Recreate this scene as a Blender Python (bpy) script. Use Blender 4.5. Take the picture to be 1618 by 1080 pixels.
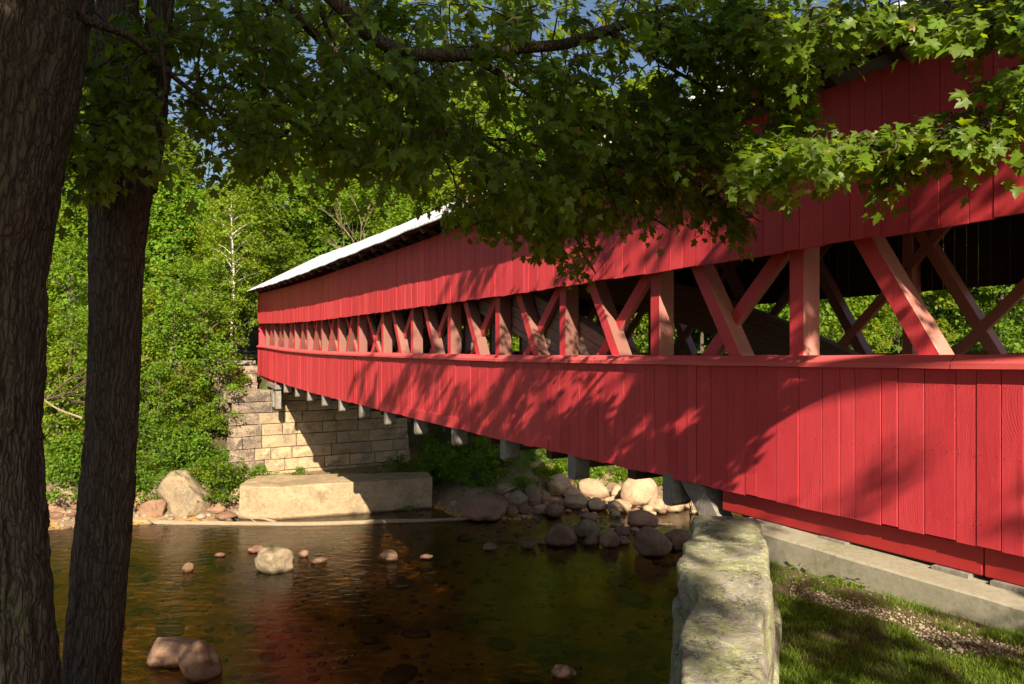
import bpy, bmesh, math, random
import numpy as np
from mathutils import Vector, Matrix
R = math.radians
random.seed(7)
rng = np.random.default_rng(7)
scene = bpy.context.scene
for o in list(bpy.data.objects): bpy.data.objects.remove(o)

# ------------------------------------------------------------------ camera
FPX, CX, HY, W0, H0 = 1100.0, 809.0, 547.0, 1618.0, 1080.0
cam_d = bpy.data.cameras.new('camera')
cam = bpy.data.objects.new('camera', cam_d)
scene.collection.objects.link(cam)
cam.location = (0, 0, 0)
cam.rotation_euler = (R(90), 0, 0)
cam_d.sensor_width = 36.0
cam_d.lens = 36.0 * FPX / W0
cam_d.shift_y = 7.0 / W0
cam_d.clip_start = 0.05
cam_d.clip_end = 5000
scene.camera = cam

# ------------------------------------------------------------------ light
# bridge axes: BD runs along the bridge away from us, BN from our side into the bridge
TH = math.atan(614.0 / FPX)
BD = Vector((-math.sin(TH), math.cos(TH), 0))
BN = Vector((math.cos(TH), math.sin(TH), 0))
L = (BN * 0.56 + BD * 1.45 + Vector((0, 0, -1.05))).normalized()
world = bpy.data.worlds.new('World'); scene.world = world
world.use_nodes = True
wn = world.node_tree.nodes; wl = world.node_tree.links
wn.clear()
sky = wn.new('ShaderNodeTexSky'); sky.sky_type = 'NISHITA'; sky.sun_disc = False
S = -L
sky.sun_elevation = math.asin(S.z)
sky.sun_rotation = math.atan2(S.x, S.y)
sky.air_density = 1.0; sky.dust_density = 2.2; sky.ozone_density = 1.0
bg = wn.new('ShaderNodeBackground'); bg.inputs['Strength'].default_value = 0.052
wo = wn.new('ShaderNodeOutputWorld')
wl.new(sky.outputs[0], bg.inputs[0]); wl.new(bg.outputs[0], wo.inputs[0])
sun_d = bpy.data.lights.new('sun', 'SUN')
sun = bpy.data.objects.new('sun', sun_d); scene.collection.objects.link(sun)
sun_d.energy = 5.0; sun_d.angle = R(0.53); sun_d.color = (1.0, 0.87, 0.66)
sun.rotation_euler = L.to_track_quat('-Z', 'Y').to_euler()
sun.location = (4, -20, 20)
vs = scene.view_settings
vs.view_transform = 'Standard'; vs.look = 'None'; vs.gamma = 1.0; vs.exposure = 1.25
vs.use_curve_mapping = False
scene.cycles.max_bounces = 8; scene.cycles.transparent_max_bounces = 12
scene.cycles.diffuse_bounces = 3; scene.cycles.glossy_bounces = 3; scene.cycles.transmission_bounces = 4
scene.cycles.caustics_reflective = False; scene.cycles.caustics_refractive = False
scene.cycles.use_denoising = True

WATER = -7.2
# ------------------------------------------------------------------ helpers
def P(px, py, Z): return Vector(((px - CX) / FPX * Z, Z, -(py - HY) / FPX * Z))
def B(s, n, z): return BD * s + BN * n + Vector((0, 0, z))

def _hash(ix, iy, iz, seed):
    h = (ix * 374761393 + iy * 668265263 + iz * 2147483647 + seed * 1274126177) & 0xFFFFFFFF
    h = ((h ^ (h >> 13)) * 1274126177) & 0xFFFFFFFF
    return ((h ^ (h >> 16)) & 0xFFFF) / 65535.0
def vnoise(p, seed=0):
    p = np.asarray(p, float)
    i = np.floor(p).astype(np.int64); f = p - i
    f = f * f * (3 - 2 * f)
    r = 0
    for dx in (0, 1):
        for dy in (0, 1):
            for dz in (0, 1):
                w = (f[..., 0] if dx else 1 - f[..., 0]) * (f[..., 1] if dy else 1 - f[..., 1]) * (f[..., 2] if dz else 1 - f[..., 2])
                r = r + w * _hash(i[..., 0] + dx, i[..., 1] + dy, i[..., 2] + dz, seed)
    return r * 2 - 1
def fbm(p, octv=4, seed=0):
    p = np.asarray(p, float); a, r = 1.0, 0
    for k in range(octv):
        r = r + a * vnoise(p, seed + k); p = p * 2.03 + 7.1; a *= 0.5
    return r / 1.6
def smooth(a, b, x):
    t = np.clip((x - a) / (b - a), 0, 1); return t * t * (3 - 2 * t)

def link(o, parent=None):
    scene.collection.objects.link(o)
    if parent is not None: o.parent = parent
    return o
def mesh_np(name, V, F, mat, parent=None, smooth_=False, loc=None):
    """V (n,3), F (m,k) constant k"""
    V = np.asarray(V, dtype=np.float32); F = np.asarray(F, dtype=np.int32)
    me = bpy.data.meshes.new(name)
    me.vertices.add(len(V)); me.vertices.foreach_set('co', V.ravel())
    k = F.shape[1]
    me.loops.add(F.size); me.loops.foreach_set('vertex_index', F.ravel())
    me.polygons.add(len(F)); me.polygons.foreach_set('loop_start', np.arange(0, F.size, k, dtype=np.int32))
    me.update(calc_edges=True)
    me.validate()
    if smooth_: me.polygons.foreach_set('use_smooth', np.ones(len(F), dtype=bool))
    if mat: me.materials.append(mat)
    o = bpy.data.objects.new(name, me)
    if loc is not None: o.location = loc
    return link(o, parent)
def mesh_py(name, V, F, mat, parent=None, smooth_=False, loc=None):
    me = bpy.data.meshes.new(name); me.from_pydata([tuple(v) for v in V], [], F); me.update()
    if smooth_:
        for p_ in me.polygons: p_.use_smooth = True
    if mat: me.materials.append(mat)
    o = bpy.data.objects.new(name, me)
    if loc is not None: o.location = loc
    return link(o, parent)
def tag(o, label=None, cat=None, group=None, kind=None):
    if label: o['label'] = label
    if cat: o['category'] = cat
    if group: o['group'] = group
    if kind: o['kind'] = kind
    return o
def empty(name, loc=(0, 0, 0), rz=0):
    o = bpy.data.objects.new(name, None); o.location = loc; o.rotation_euler = (0, 0, rz)
    o.empty_display_size = 0.3
    return link(o)
BOXF = [(0, 3, 2, 1), (4, 5, 6, 7), (0, 1, 5, 4), (1, 2, 6, 5), (2, 3, 7, 6), (3, 0, 4, 7)]
def boxv(x0, x1, y0, y1, z0, z1):
    return [(x0, y0, z0), (x1, y0, z0), (x1, y1, z0), (x0, y1, z0), (x0, y0, z1), (x1, y0, z1), (x1, y1, z1), (x0, y1, z1)]
def bevel_obj(o, w, seg=1):
    bm = bmesh.new(); bm.from_mesh(o.data)
    bmesh.ops.bevel(bm, geom=bm.edges[:], offset=w, segments=seg, affect='EDGES', profile=0.5)
    bm.normal_update()
    bm.to_mesh(o.data); bm.free(); return o
class MB:
    def __init__(s): s.V = []; s.F = []
    def add(s, V, F):
        n = len(s.V); s.V += [tuple(v) for v in V]; s.F += [tuple(i + n for i in f) for f in F]; return s
    def box(s, *a): return s.add(boxv(*a), BOXF)
    def beam(s, a, b, w, h, up=Vector((0, 0, 1))):
        a, b = Vector(a), Vector(b); d = (b - a).normalized(); r = d.cross(up).normalized(); u = r.cross(d)
        V = [p + r * (w / 2 * i) + u * (h / 2 * j) for p in (a, b) for i, j in ((-1, -1), (1, -1), (1, 1), (-1, 1))]
        return s.add(V, BOXF)
    def tube(s, pts, rad, n=8, cap=True):
        pts = [Vector(p) for p in pts]; k = len(pts); V = []; F = []
        ref = Vector((0.13, 0.21, 0.97))
        for i, p in enumerate(pts):
            d = (pts[min(i + 1, k - 1)] - pts[max(i - 1, 0)]).normalized()
            if abs(d.dot(ref)) > 0.95: rr = Vector((1, 0, 0))
            else: rr = ref
            x = d.cross(rr).normalized(); y = d.cross(x)
            for j in range(n):
                a = 2 * math.pi * j / n
                V.append(p + (x * math.cos(a) + y * math.sin(a)) * rad[i])
        for i in range(k - 1):
            for j in range(n):
                F.append((i * n + j, i * n + (j + 1) % n, (i + 1) * n + (j + 1) % n, (i + 1) * n + j))
        if cap:
            F.append(tuple(range(n))); F.append(tuple((k - 1) * n + j for j in reversed(range(n))))
        return s.add(V, F)
    def build(s, name, mat, parent=None, smooth_=False, loc=None):
        return mesh_py(name, s.V, s.F, mat, parent, smooth_, loc)
def spline(pts, sub=6):
    pts = [np.array(p, float) for p in pts]; out = []
    ext = [2 * pts[0] - pts[1]] + pts + [2 * pts[-1] - pts[-2]]
    for i in range(1, len(ext) - 2):
        for t in np.linspace(0, 1, sub, endpoint=False):
            a, b, c, d = ext[i - 1:i + 3]
            out.append(0.5 * (2 * b + (c - a) * t + (2 * a - 5 * b + 4 * c - d) * t * t + (3 * b - a - 3 * c + d) * t ** 3))
    out.append(pts[-1]); return np.array(out)

# ------------------------------------------------------------------ materials
class NT:
    def __init__(s, name):
        s.m = bpy.data.materials.new(name); s.m.use_nodes = True
        s.t = s.m.node_tree; s.t.nodes.clear(); s.o = s.t.nodes.new('ShaderNodeOutputMaterial')
    def n(s, typ, ins=None, **kw):
        nd = s.t.nodes.new('ShaderNode' + typ)
        for k, v in kw.items(): setattr(nd, k, v)
        for k, v in (ins or {}).items():
            if isinstance(v, bpy.types.NodeSocket): s.t.links.new(v, nd.inputs[k])
            else: nd.inputs[k].default_value = v
        return nd
    def math(s, op, a, b=0.5, c=None):
        d = {0: a, 1: b}
        if c is not None: d[2] = c
        return s.n('Math', d, operation=op).outputs[0]
    def ramp(s, f, stops, interp='LINEAR'):
        nd = s.n('ValToRGB', {0: f}); cr = nd.color_ramp; cr.interpolation = interp
        while len(cr.elements) < len(stops): cr.elements.new(0.5)
        for e, (p, c) in zip(cr.elements, stops):
            e.position = p; e.color = (c[0], c[1], c[2], 1) if not isinstance(c, float) else (c, c, c, 1)
        return nd.outputs[0]
    def mix(s, f, a, b, mode='MIX'):
        nd = s.n('Mix', data_type='RGBA', blend_type=mode)
        for k, v in ((0, f), (6, a), (7, b)):
            if isinstance(v, bpy.types.NodeSocket): s.t.links.new(v, nd.inputs[k])
            else: nd.inputs[k].default_value = (*v, 1) if isinstance(v, tuple) and len(v) == 3 else v
        return nd.outputs[2]
    def coord(s, which='Object', scale=(1, 1, 1), off=None):
        c = s.n('TexCoord').outputs[which]
        mp = s.n('Mapping', {0: c, 3: scale})
        if off is not None: s.t.links.new(off, mp.inputs[1])
        return mp.outputs[0]
    def noise(s, vec, scale=5, detail=4, rough=0.55, dist=0.0):
        return s.n('TexNoise', {'Vector': vec, 'Scale': scale, 'Detail': detail, 'Roughness': rough, 'Distortion': dist}).outputs[0]
    def bump(s, h, strength=0.3, dist=0.02, normal=None):
        d = {'Height': h, 'Strength': strength, 'Distance': dist}
        if normal is not None: d['Normal'] = normal
        return s.n('Bump', d).outputs[0]
    def done(s, col, rough=0.7, normal=None, spec=0.3, **kw):
        ins = {'Base Color': col if isinstance(col, bpy.types.NodeSocket) else (*col, 1), 'Roughness': rough, 'Specular IOR Level': spec}
        ins.update(kw)
        if normal is not None: ins['Normal'] = normal
        b = s.n('BsdfPrincipled', ins)
        s.t.links.new(b.outputs[0], s.o.inputs[0]); return s.m
    def rand(s, island=False):
        return s.n('NewGeometry').outputs['Random Per Island'] if island else s.n('ObjectInfo').outputs['Random']

def m_paint(name, c0, c1, island=False, rough=0.5, saw=True, worn=0.5, under=(0.20, 0.10, 0.07)):
    t = NT(name); r = t.rand(island)
    off = t.n('CombineXYZ', {0: t.math('MULTIPLY', r, 37.0), 1: t.math('MULTIPLY', r, 11.0), 2: t.math('MULTIPLY', r, 23.0)}).outputs[0]
    base = t.n('VectorMath', {0: t.n('TexCoord').outputs['Object'], 1: off}, operation='ADD').outputs[0]
    vg = t.n('Mapping', {0: base, 3: (14, 14, 1.1)}).outputs[0]
    vl = t.n('Mapping', {0: base, 3: (1.3, 1.3, 0.6)}).outputs[0]
    g = t.noise(vg, 6, 6, 0.65); big = t.noise(vl, 1.5, 4)
    f = t.math('ADD', t.math('MULTIPLY', r, 0.6), t.math('MULTIPLY', t.ramp(big, [(0.3, 0.0), (0.7, 1.0)]), 0.4))
    col = t.mix(f, c0, c1)
    col = t.mix(t.math('MULTIPLY', t.ramp(g, [(0.35, 0.0), (0.75, 1.0)]), 0.25), col, (c1[0] * 1.25, c1[1] * 1.5, c1[2] * 1.5))
    # worn flecks and nail holes
    fl = t.noise(t.n('Mapping', {0: base, 3: (30, 30, 5)}).outputs[0], 2.2, 5, 0.7)
    col = t.mix(t.math('MULTIPLY', t.ramp(fl, [(0.70, 0.0), (0.74, 1.0)]), worn), col, (0.5, 0.22, 0.18))
    kn = t.n('TexVoronoi', {'Vector': t.n('Mapping', {0: base, 3: (4.2, 4.2, 1.6)}).outputs[0], 'Scale': 1.0, 'Randomness': 1.0}).outputs['Distance']
    col = t.mix(t.ramp(kn, [(0.03, 1.0), (0.055, 0.0)]), col, under)
    if saw:   # rusty nail heads in pairs with a short stain under them
        so = t.n('SeparateXYZ', {0: t.n('TexCoord').outputs['Object']})
        ax_ = t.math('SUBTRACT', t.math('ABSOLUTE', so.outputs[0]), 0.062)
        zz = t.math('ADD', so.outputs[2], t.math('MULTIPLY', r, 0.03))
        az = t.math('SUBTRACT', t.math('ABSOLUTE', zz), 0.60)
        dn = t.math('SQRT', t.math('ADD', t.math('POWER', ax_, 2.0), t.math('POWER', az, 2.0)))
        dm = t.math('SQRT', t.math('ADD', t.math('POWER', ax_, 2.0), t.math('POWER', zz, 2.0)))
        dd = t.math('MINIMUM', dn, dm)
        col = t.mix(t.n('MapRange', {0: dd, 1: 0.004, 2: 0.008, 3: 0.85, 4: 0.0}).outputs[0], col, (0.06, 0.02, 0.018))
        st = t.noise(t.n('Mapping', {0: base, 3: (22, 22, 0.7)}).outputs[0], 1.6, 4, 0.6)
        col = t.mix(t.math('MULTIPLY', t.ramp(st, [(0.52, 0.0), (0.72, 1.0)]), 0.35), col, (c0[0] * 0.5, c0[1] * 0.8, c0[2] * 0.8))
    h = t.math('ADD', t.math('MULTIPLY', g, 0.6), t.math('MULTIPLY', t.ramp(kn, [(0.02, 0.0), (0.08, 1.0)]), 0.6))
    if saw:
        oc = t.n('TexCoord').outputs['Object']
        r7 = t.math('FRACT', t.math('MULTIPLY', r, 7.31))
        cc = t.n('CombineXYZ', {0: t.math('MULTIPLY_ADD', t.math('ROUND', r7), 1.5, -0.75), 1: 0.0, 2: t.math('MULTIPLY_ADD', r, 2.4, -1.2)}).outputs[0]
        w = t.n('TexWave', {'Vector': t.n('VectorMath', {0: oc, 1: cc}, operation='ADD').outputs[0], 'Scale': 14.0, 'Distortion': 2.2, 'Detail': 3, 'Detail Scale': 1.5}, wave_type='RINGS', rings_direction='Y').outputs[1]
        sp = t.ramp(t.noise(vl, 2.5, 3), [(0.36, 0.1), (0.56, 1.0)])
        wv = t.math('MULTIPLY', w, sp)
        col = t.mix(t.math('MULTIPLY', wv, 0.26), col, (c0[0] * 0.66, c0[1] * 0.7, c0[2] * 0.7))
        h = t.math('ADD', h, t.math('MULTIPLY', wv, 0.35))
    nm = t.bump(h, 0.4, 0.005)
    return t.done(col, rough, nm, 0.35)
RED0, RED1 = (0.42, 0.022, 0.034), (0.61, 0.058, 0.072)
M = {}
M['red'] = m_paint('red_paint', RED0, RED1)
M['red_far'] = m_paint('red_paint_island', RED0, RED1, island=True, saw=False)
M['red_trim'] = m_paint('red_trim_paint', (0.54, 0.065, 0.072), (0.62, 0.10, 0.10), saw=False, worn=0.9)
M['red_dark'] = m_paint('old_red_paint', (0.26, 0.012, 0.016), (0.36, 0.025, 0.025), saw=False, worn=0.6, under=(0.1, 0.04, 0.03))
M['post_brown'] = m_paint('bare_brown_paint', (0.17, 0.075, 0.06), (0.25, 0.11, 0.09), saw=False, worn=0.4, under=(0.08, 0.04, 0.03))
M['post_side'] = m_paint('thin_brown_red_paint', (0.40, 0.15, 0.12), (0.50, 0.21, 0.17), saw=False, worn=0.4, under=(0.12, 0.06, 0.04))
def m_wood(name, c0, c1, island=False, scale=(3, 3, 3), rough=0.85):
    t = NT(name); r = t.rand(island)
    off = t.n('CombineXYZ', {0: t.math('MULTIPLY', r, 31.0), 2: t.math('MULTIPLY', r, 17.0)}).outputs[0]
    v = t.n('VectorMath', {0: t.coord('Object', scale), 1: off}, operation='ADD').outputs[0]
    g = t.noise(v, 3.5, 7, 0.7, 0.4); b = t.noise(v, 0.6, 3)
    col = t.mix(t.ramp(g, [(0.3, 0.0), (0.7, 1.0)]), c0, c1)
    col = t.mix(t.math('MULTIPLY', b, 0.5), col, (c0[0] * 0.5, c0[1] * 0.5, c0[2] * 0.5))
    return t.done(col, rough, t.bump(g, 0.5, 0.01), 0.2)
M['wood_grey'] = m_wood('weathered_grey_wood', (0.16, 0.14, 0.12), (0.34, 0.31, 0.27), scale=(9, 2, 2))
M['wood_brown'] = m_wood('brown_timber', (0.07, 0.045, 0.03), (0.15, 0.10, 0.07), scale=(1.5, 9, 9))
M['arch'] = m_wood('arch_lamination_wood', (0.20, 0.13, 0.10), (0.34, 0.24, 0.19), scale=(1.2, 8, 10))
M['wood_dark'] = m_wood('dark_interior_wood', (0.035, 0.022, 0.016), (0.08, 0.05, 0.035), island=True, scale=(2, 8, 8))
M['deck'] = m_wood('deck_wood', (0.12, 0.09, 0.07), (0.2, 0.16, 0.12), island=True)
# roof metal
t = NT('roof_metal'); v = t.coord('Object', (0.4, 2.5, 2.5))
g = t.noise(v, 3, 5)
M['roof'] = t.done(t.ramp(g, [(0.3, (0.26, 0.27, 0.29)), (0.7, (0.36, 0.37, 0.40))]), 0.6, t.bump(g, 0.15, 0.01), 0.3)
# granite blocks
def m_rock(name, c0, c1, c2, lich=None, scale=1.0, wet=False, bump=0.6, speck=0.5, coord='Object', moss=None):
    t = NT(name); r = t.rand(); off = t.n('CombineXYZ', {0: t.math('MULTIPLY', r, 41.0), 1: t.math('MULTIPLY', r, 13.0)}).outputs[0]
    src = t.n('TexCoord').outputs['Object'] if coord == 'Object' else t.n('NewGeometry').outputs['Position']
    v = t.n('VectorMath', {0: t.n('Mapping', {0: src, 3: (scale,) * 3}).outputs[0], 1: off}, operation='ADD').outputs[0]
    a = t.noise(v, 1.6, 5, 0.6); b = t.noise(v, 9, 6, 0.7); s_ = t.noise(v, 45, 3, 0.8)
    col = t.mix(t.ramp(a, [(0.35, 0.0), (0.65, 1.0)]), c0, c1)
    col = t.mix(t.math('MULTIPLY', t.ramp(b, [(0.45, 0.0), (0.7, 1.0)]), 0.7), col, c2)
    hv = t.mix(r, (0.72, 0.72, 0.72), (1.15, 1.1, 1.05))
    col = t.mix(1.0, col, hv, 'MULTIPLY')
    col = t.mix(t.math('MULTIPLY', t.ramp(s_, [(0.5, 0.0), (0.62, 1.0)]), speck), col, (c0[0] * 0.45, c0[1] * 0.42, c0[2] * 0.4))
    if lich:
        if 0: pass
        for (lc, sc, lo, amt, sd) in lich:
            vv = t.n('VectorMath', {0: v, 1: (sd, sd * 2, sd * 3)}, operation='ADD').outputs[0]
            n1 = t.noise(vv, sc, 9, 0.72, 0.6)
            n2 = t.noise(vv, sc * 8, 6, 0.85)
            mm = t.math('ADD', n1, t.math('MULTIPLY', t.math('SUBTRACT', n2, 0.5), 0.85))
            col = t.mix(t.math('MULTIPLY', t.ramp(mm, [(lo, 0.0), (lo + 0.05, 1.0)]), amt), col, lc)
    if moss:
        nz = t.n('SeparateXYZ', {0: t.n('NewGeometry').outputs['Normal']}).outputs[2]
        mm = t.math('MULTIPLY', t.ramp(nz, [(0.3, 0.0), (0.75, 1.0)]), t.ramp(t.noise(v, 3.1, 5), [(0.5, 0.0), (0.6, 1.0)]))
        col = t.mix(t.math('MULTIPLY', mm, 0.7), col, moss)
    rough = 0.8
    if wet:
        z = t.n('SeparateXYZ', {0: t.n('NewGeometry').outputs['Position']}).outputs[2]
        wz = t.math('ADD', z, t.math('MULTIPLY', a, 0.12))
        wf = t.n('MapRange', {0: wz, 1: WATER + 0.10, 2: WATER + 0.17, 3: 1.0, 4: 0.0}).outputs[0]
        col = t.mix(wf, col, t.mix(1.0, col, (0.38, 0.34, 0.30), 'MULTIPLY'))
        rough = t.math('MULTIPLY_ADD', wf, -0.5, 0.8)
    h = t.math('ADD', t.math('MULTIPLY', a, 1.0), t.math('ADD', t.math('MULTIPLY', b, 0.45), t.math('MULTIPLY', s_, 0.12)))
    return t.done(col, rough, t.bump(h, bump, 0.06 / scale), 0.3)
M['block'] = m_rock('granite_block', (0.38, 0.29, 0.18), (0.48, 0.38, 0.24), (0.31, 0.22, 0.14), scale=1.2, speck=0.35, bump=0.5,
                    lich=[((0.12, 0.10, 0.075), 1.1, 0.54, 0.6, 3.0), ((0.26, 0.15, 0.07), 0.7, 0.56, 0.4, 6.0)])
M['block_dark'] = m_rock('old_granite_block', (0.27, 0.21, 0.15), (0.36, 0.27, 0.20), (0.20, 0.15, 0.11), scale=1.2, speck=0.5, bump=0.6,
                    lich=[((0.06, 0.05, 0.045), 1.6, 0.50, 0.8, 5.0)])
M['boulder'] = m_rock('pink_granite_boulder', (0.26, 0.15, 0.095), (0.34, 0.21, 0.135), (0.18, 0.095, 0.065), scale=1.1, wet=True, bump=0.5,
                      lich=[((0.14, 0.12, 0.09), 1.4, 0.60, 0.5, 2.0)])
M['boulder_brightened'] = m_rock('brightened_orange_boulder', (0.40, 0.27, 0.17), (0.48, 0.36, 0.24), (0.30, 0.19, 0.12), scale=1.1, wet=True, bump=0.5,
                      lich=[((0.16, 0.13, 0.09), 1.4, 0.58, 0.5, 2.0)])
M['boulder_grey'] = m_rock('grey_tan_boulder', (0.25, 0.19, 0.125), (0.34, 0.26, 0.165), (0.18, 0.13, 0.085), scale=0.9, wet=True, bump=0.6,
                      lich=[((0.12, 0.11, 0.08), 1.2, 0.55, 0.6, 2.0)], moss=(0.07, 0.09, 0.02))
M['boulder_red'] = m_rock('dark_red_boulder', (0.17, 0.095, 0.06), (0.24, 0.145, 0.095), (0.11, 0.06, 0.04), scale=1.1, wet=True, bump=0.5)
M['lichen_stone'] = m_rock('lichen_covered_granite', (0.25, 0.225, 0.20), (0.35, 0.31, 0.27), (0.18, 0.16, 0.14), scale=2.6, bump=0.9, speck=0.45,
                    lich=[((0.26, 0.27, 0.10), 1.6, 0.485, 0.72, 1.0), ((0.42, 0.42, 0.27), 2.6, 0.55, 0.85, 4.0), ((0.055, 0.05, 0.04), 2.0, 0.56, 0.8, 7.0), ((0.10, 0.11, 0.045), 5.1, 0.60, 0.6, 9.0)])
M['concrete'] = m_rock('old_concrete', (0.33, 0.25, 0.155), (0.40, 0.31, 0.20), (0.26, 0.19, 0.12), scale=0.9, speck=0.2, bump=0.25, wet=True,
                    lich=[((0.20, 0.15, 0.085), 0.8, 0.50, 0.6, 1.0), ((0.12, 0.085, 0.05), 1.7, 0.60, 0.25, 5.0)])
M['concrete_near'] = m_rock('pale_concrete_sill', (0.40, 0.36, 0.27), (0.46, 0.42, 0.33), (0.30, 0.28, 0.18), scale=1.4, speck=0.15, bump=0.2,
                    lich=[((0.17, 0.18, 0.08), 1.0, 0.56, 0.55, 1.0)])
M['pebble'] = m_rock('river_pebbles', (0.36, 0.28, 0.2), (0.44, 0.36, 0.28), (0.24, 0.17, 0.12), scale=1.5, coord='P', wet=True, bump=0.3)
M['gravel'] = m_rock('gravel_stones', (0.38, 0.31, 0.23), (0.48, 0.40, 0.30), (0.24, 0.18, 0.13), scale=9, coord='P', bump=0.2)
M['driftwood'] = m_wood('bleached_driftwood', (0.22, 0.16, 0.10), (0.40, 0.31, 0.21), scale=(0.8, 6, 6))
M['twig'] = m_wood('twig_bark', (0.05, 0.035, 0.028), (0.12, 0.085, 0.065), scale=(8, 8, 8))
M['birch'] = m_rock('birch_bark', (0.50, 0.47, 0.42), (0.62, 0.58, 0.52), (0.2, 0.17, 0.14), scale=3, bump=0.2, speck=0.3)
M['fartrunk'] = m_wood('grey_trunk_bark', (0.07, 0.055, 0.04), (0.17, 0.14, 0.11), scale=(6, 6, 1.5))
M['metal'] = NT('iron').done((0.12, 0.09, 0.07), 0.5, None, 0.5, Metallic=0.8)
# bark of the two near trunks
def m_bark():
    t = NT('furrowed_maple_bark')
    v = t.coord('Object', (1, 1, 0.13)); v2 = t.coord('Object', (1, 1, 1))
    d = t.noise(v2, 3, 4)
    w = t.n('TexVoronoi', {'Vector': t.n('VectorMath', {0: v, 1: t.n('VectorMath', {0: t.n('CombineXYZ', {0: d, 1: d, 2: d}).outputs[0], 'Scale': 0.10}, operation='SCALE').outputs[0]}, operation='ADD').outputs[0], 'Scale': 38.0}, feature='DISTANCE_TO_EDGE').outputs[0]
    fine = t.noise(t.coord('Object', (1, 1, 0.35)), 55, 6, 0.7)
    flake = t.noise(t.coord('Object', (1, 1, 0.45)), 16, 5, 0.65)
    crack = t.ramp(w, [(0.0, 0.0), (0.22, 1.0)])
    h = t.math('ADD', t.math('MULTIPLY', crack, 0.7), t.math('ADD', t.math('MULTIPLY', fine, 0.5), t.math('MULTIPLY', flake, 0.6)))
    col = t.mix(t.ramp(h, [(0.35, 0.0), (1.15, 1.0)]), (0.018, 0.013, 0.011), (0.125, 0.095, 0.075))
    col = t.mix(t.math('MULTIPLY', fine, 0.35), col, (0.11, 0.075, 0.055))
    li = t.noise(v2, 2.3, 8, 0.7, 0.5); lf = t.noise(v2, 30, 5, 0.8)
    lm = t.ramp(t.math('ADD', li, t.math('MULTIPLY', t.math('SUBTRACT', lf, 0.5), 0.4)), [(0.60, 0.0), (0.68, 1.0)])
    col = t.mix(t.math('MULTIPLY', lm, 0.6), col, (0.15, 0.17, 0.075))
    return t.done(col, 0.9, t.bump(h, 0.8, 0.025), 0.15)
M['bark'] = m_bark()
# leaves
def m_leaf(name, c0, c1, trans=(0.20, 0.30, 0.02), amt=0.42, rough=0.45, spec=0.35, autumn=0.0):
    t = NT(name)
    g = t.n('NewGeometry'); r = g.outputs['Random Per Island']
    rr = t.rand()
    f = t.math('FRACT', t.math('ADD', r, t.math('MULTIPLY', rr, 0.37)))
    col = t.mix(f, c0, c1)
    tr = t.mix(f, (trans[0] * 0.7, trans[1] * 0.8, trans[2]), trans)
    if autumn > 0:
        am = t.ramp(f, [(1 - autumn, 0.0), (1 - autumn + 0.01, 1.0)])
        col = t.mix(am, col, (0.22, 0.13, 0.02)); tr = t.mix(am, tr, (0.45, 0.25, 0.03))
    hv = t.n('HueSaturation', {'Hue': t.math('MULTIPLY_ADD', rr, 0.03, 0.485), 'Value': t.math('MULTIPLY_ADD', rr, 0.5, 0.75), 'Color': col}).outputs[0]
    p = t.n('BsdfPrincipled', {'Base Color': hv, 'Roughness': rough, 'Specular IOR Level': spec})
    tl = t.n('BsdfTranslucent', {0: tr})
    mx = t.n('MixShader', {0: amt, 1: p.outputs[0], 2: tl.outputs[0]})
    t.t.links.new(mx.outputs[0], t.o.inputs[0]); return t.m
M['leaf'] = m_leaf('maple_leaf', (0.060, 0.120, 0.008), (0.115, 0.185, 0.012), trans=(0.40, 0.50, 0.012), amt=0.45, autumn=0.012)
M['leaf_far'] = m_leaf('sunlit_leaf', (0.085, 0.165, 0.012), (0.145, 0.235, 0.018), trans=(0.38, 0.50, 0.02), amt=0.42, rough=0.6, spec=0.2, autumn=0.02)
M['leaf_far2'] = m_leaf('dark_leaf', (0.065, 0.135, 0.010), (0.12, 0.20, 0.014), trans=(0.28, 0.40, 0.015), amt=0.35, rough=0.6, spec=0.2)
M['leaf_yellow'] = m_leaf('yellow_green_leaf', (0.12, 0.19, 0.012), (0.19, 0.26, 0.018), trans=(0.44, 0.50, 0.02), amt=0.42, rough=0.6, spec=0.2, autumn=0.05)
M['needle'] = m_leaf('pine_needle', (0.03, 0.07, 0.03), (0.05, 0.10, 0.035), trans=(0.08, 0.14, 0.03), amt=0.2, rough=0.6, spec=0.2)
M['grass'] = m_leaf('grass_blade', (0.07, 0.13, 0.008), (0.13, 0.19, 0.012), trans=(0.28, 0.36, 0.015), amt=0.35, rough=0.55, spec=0.25, autumn=0.03)
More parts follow.
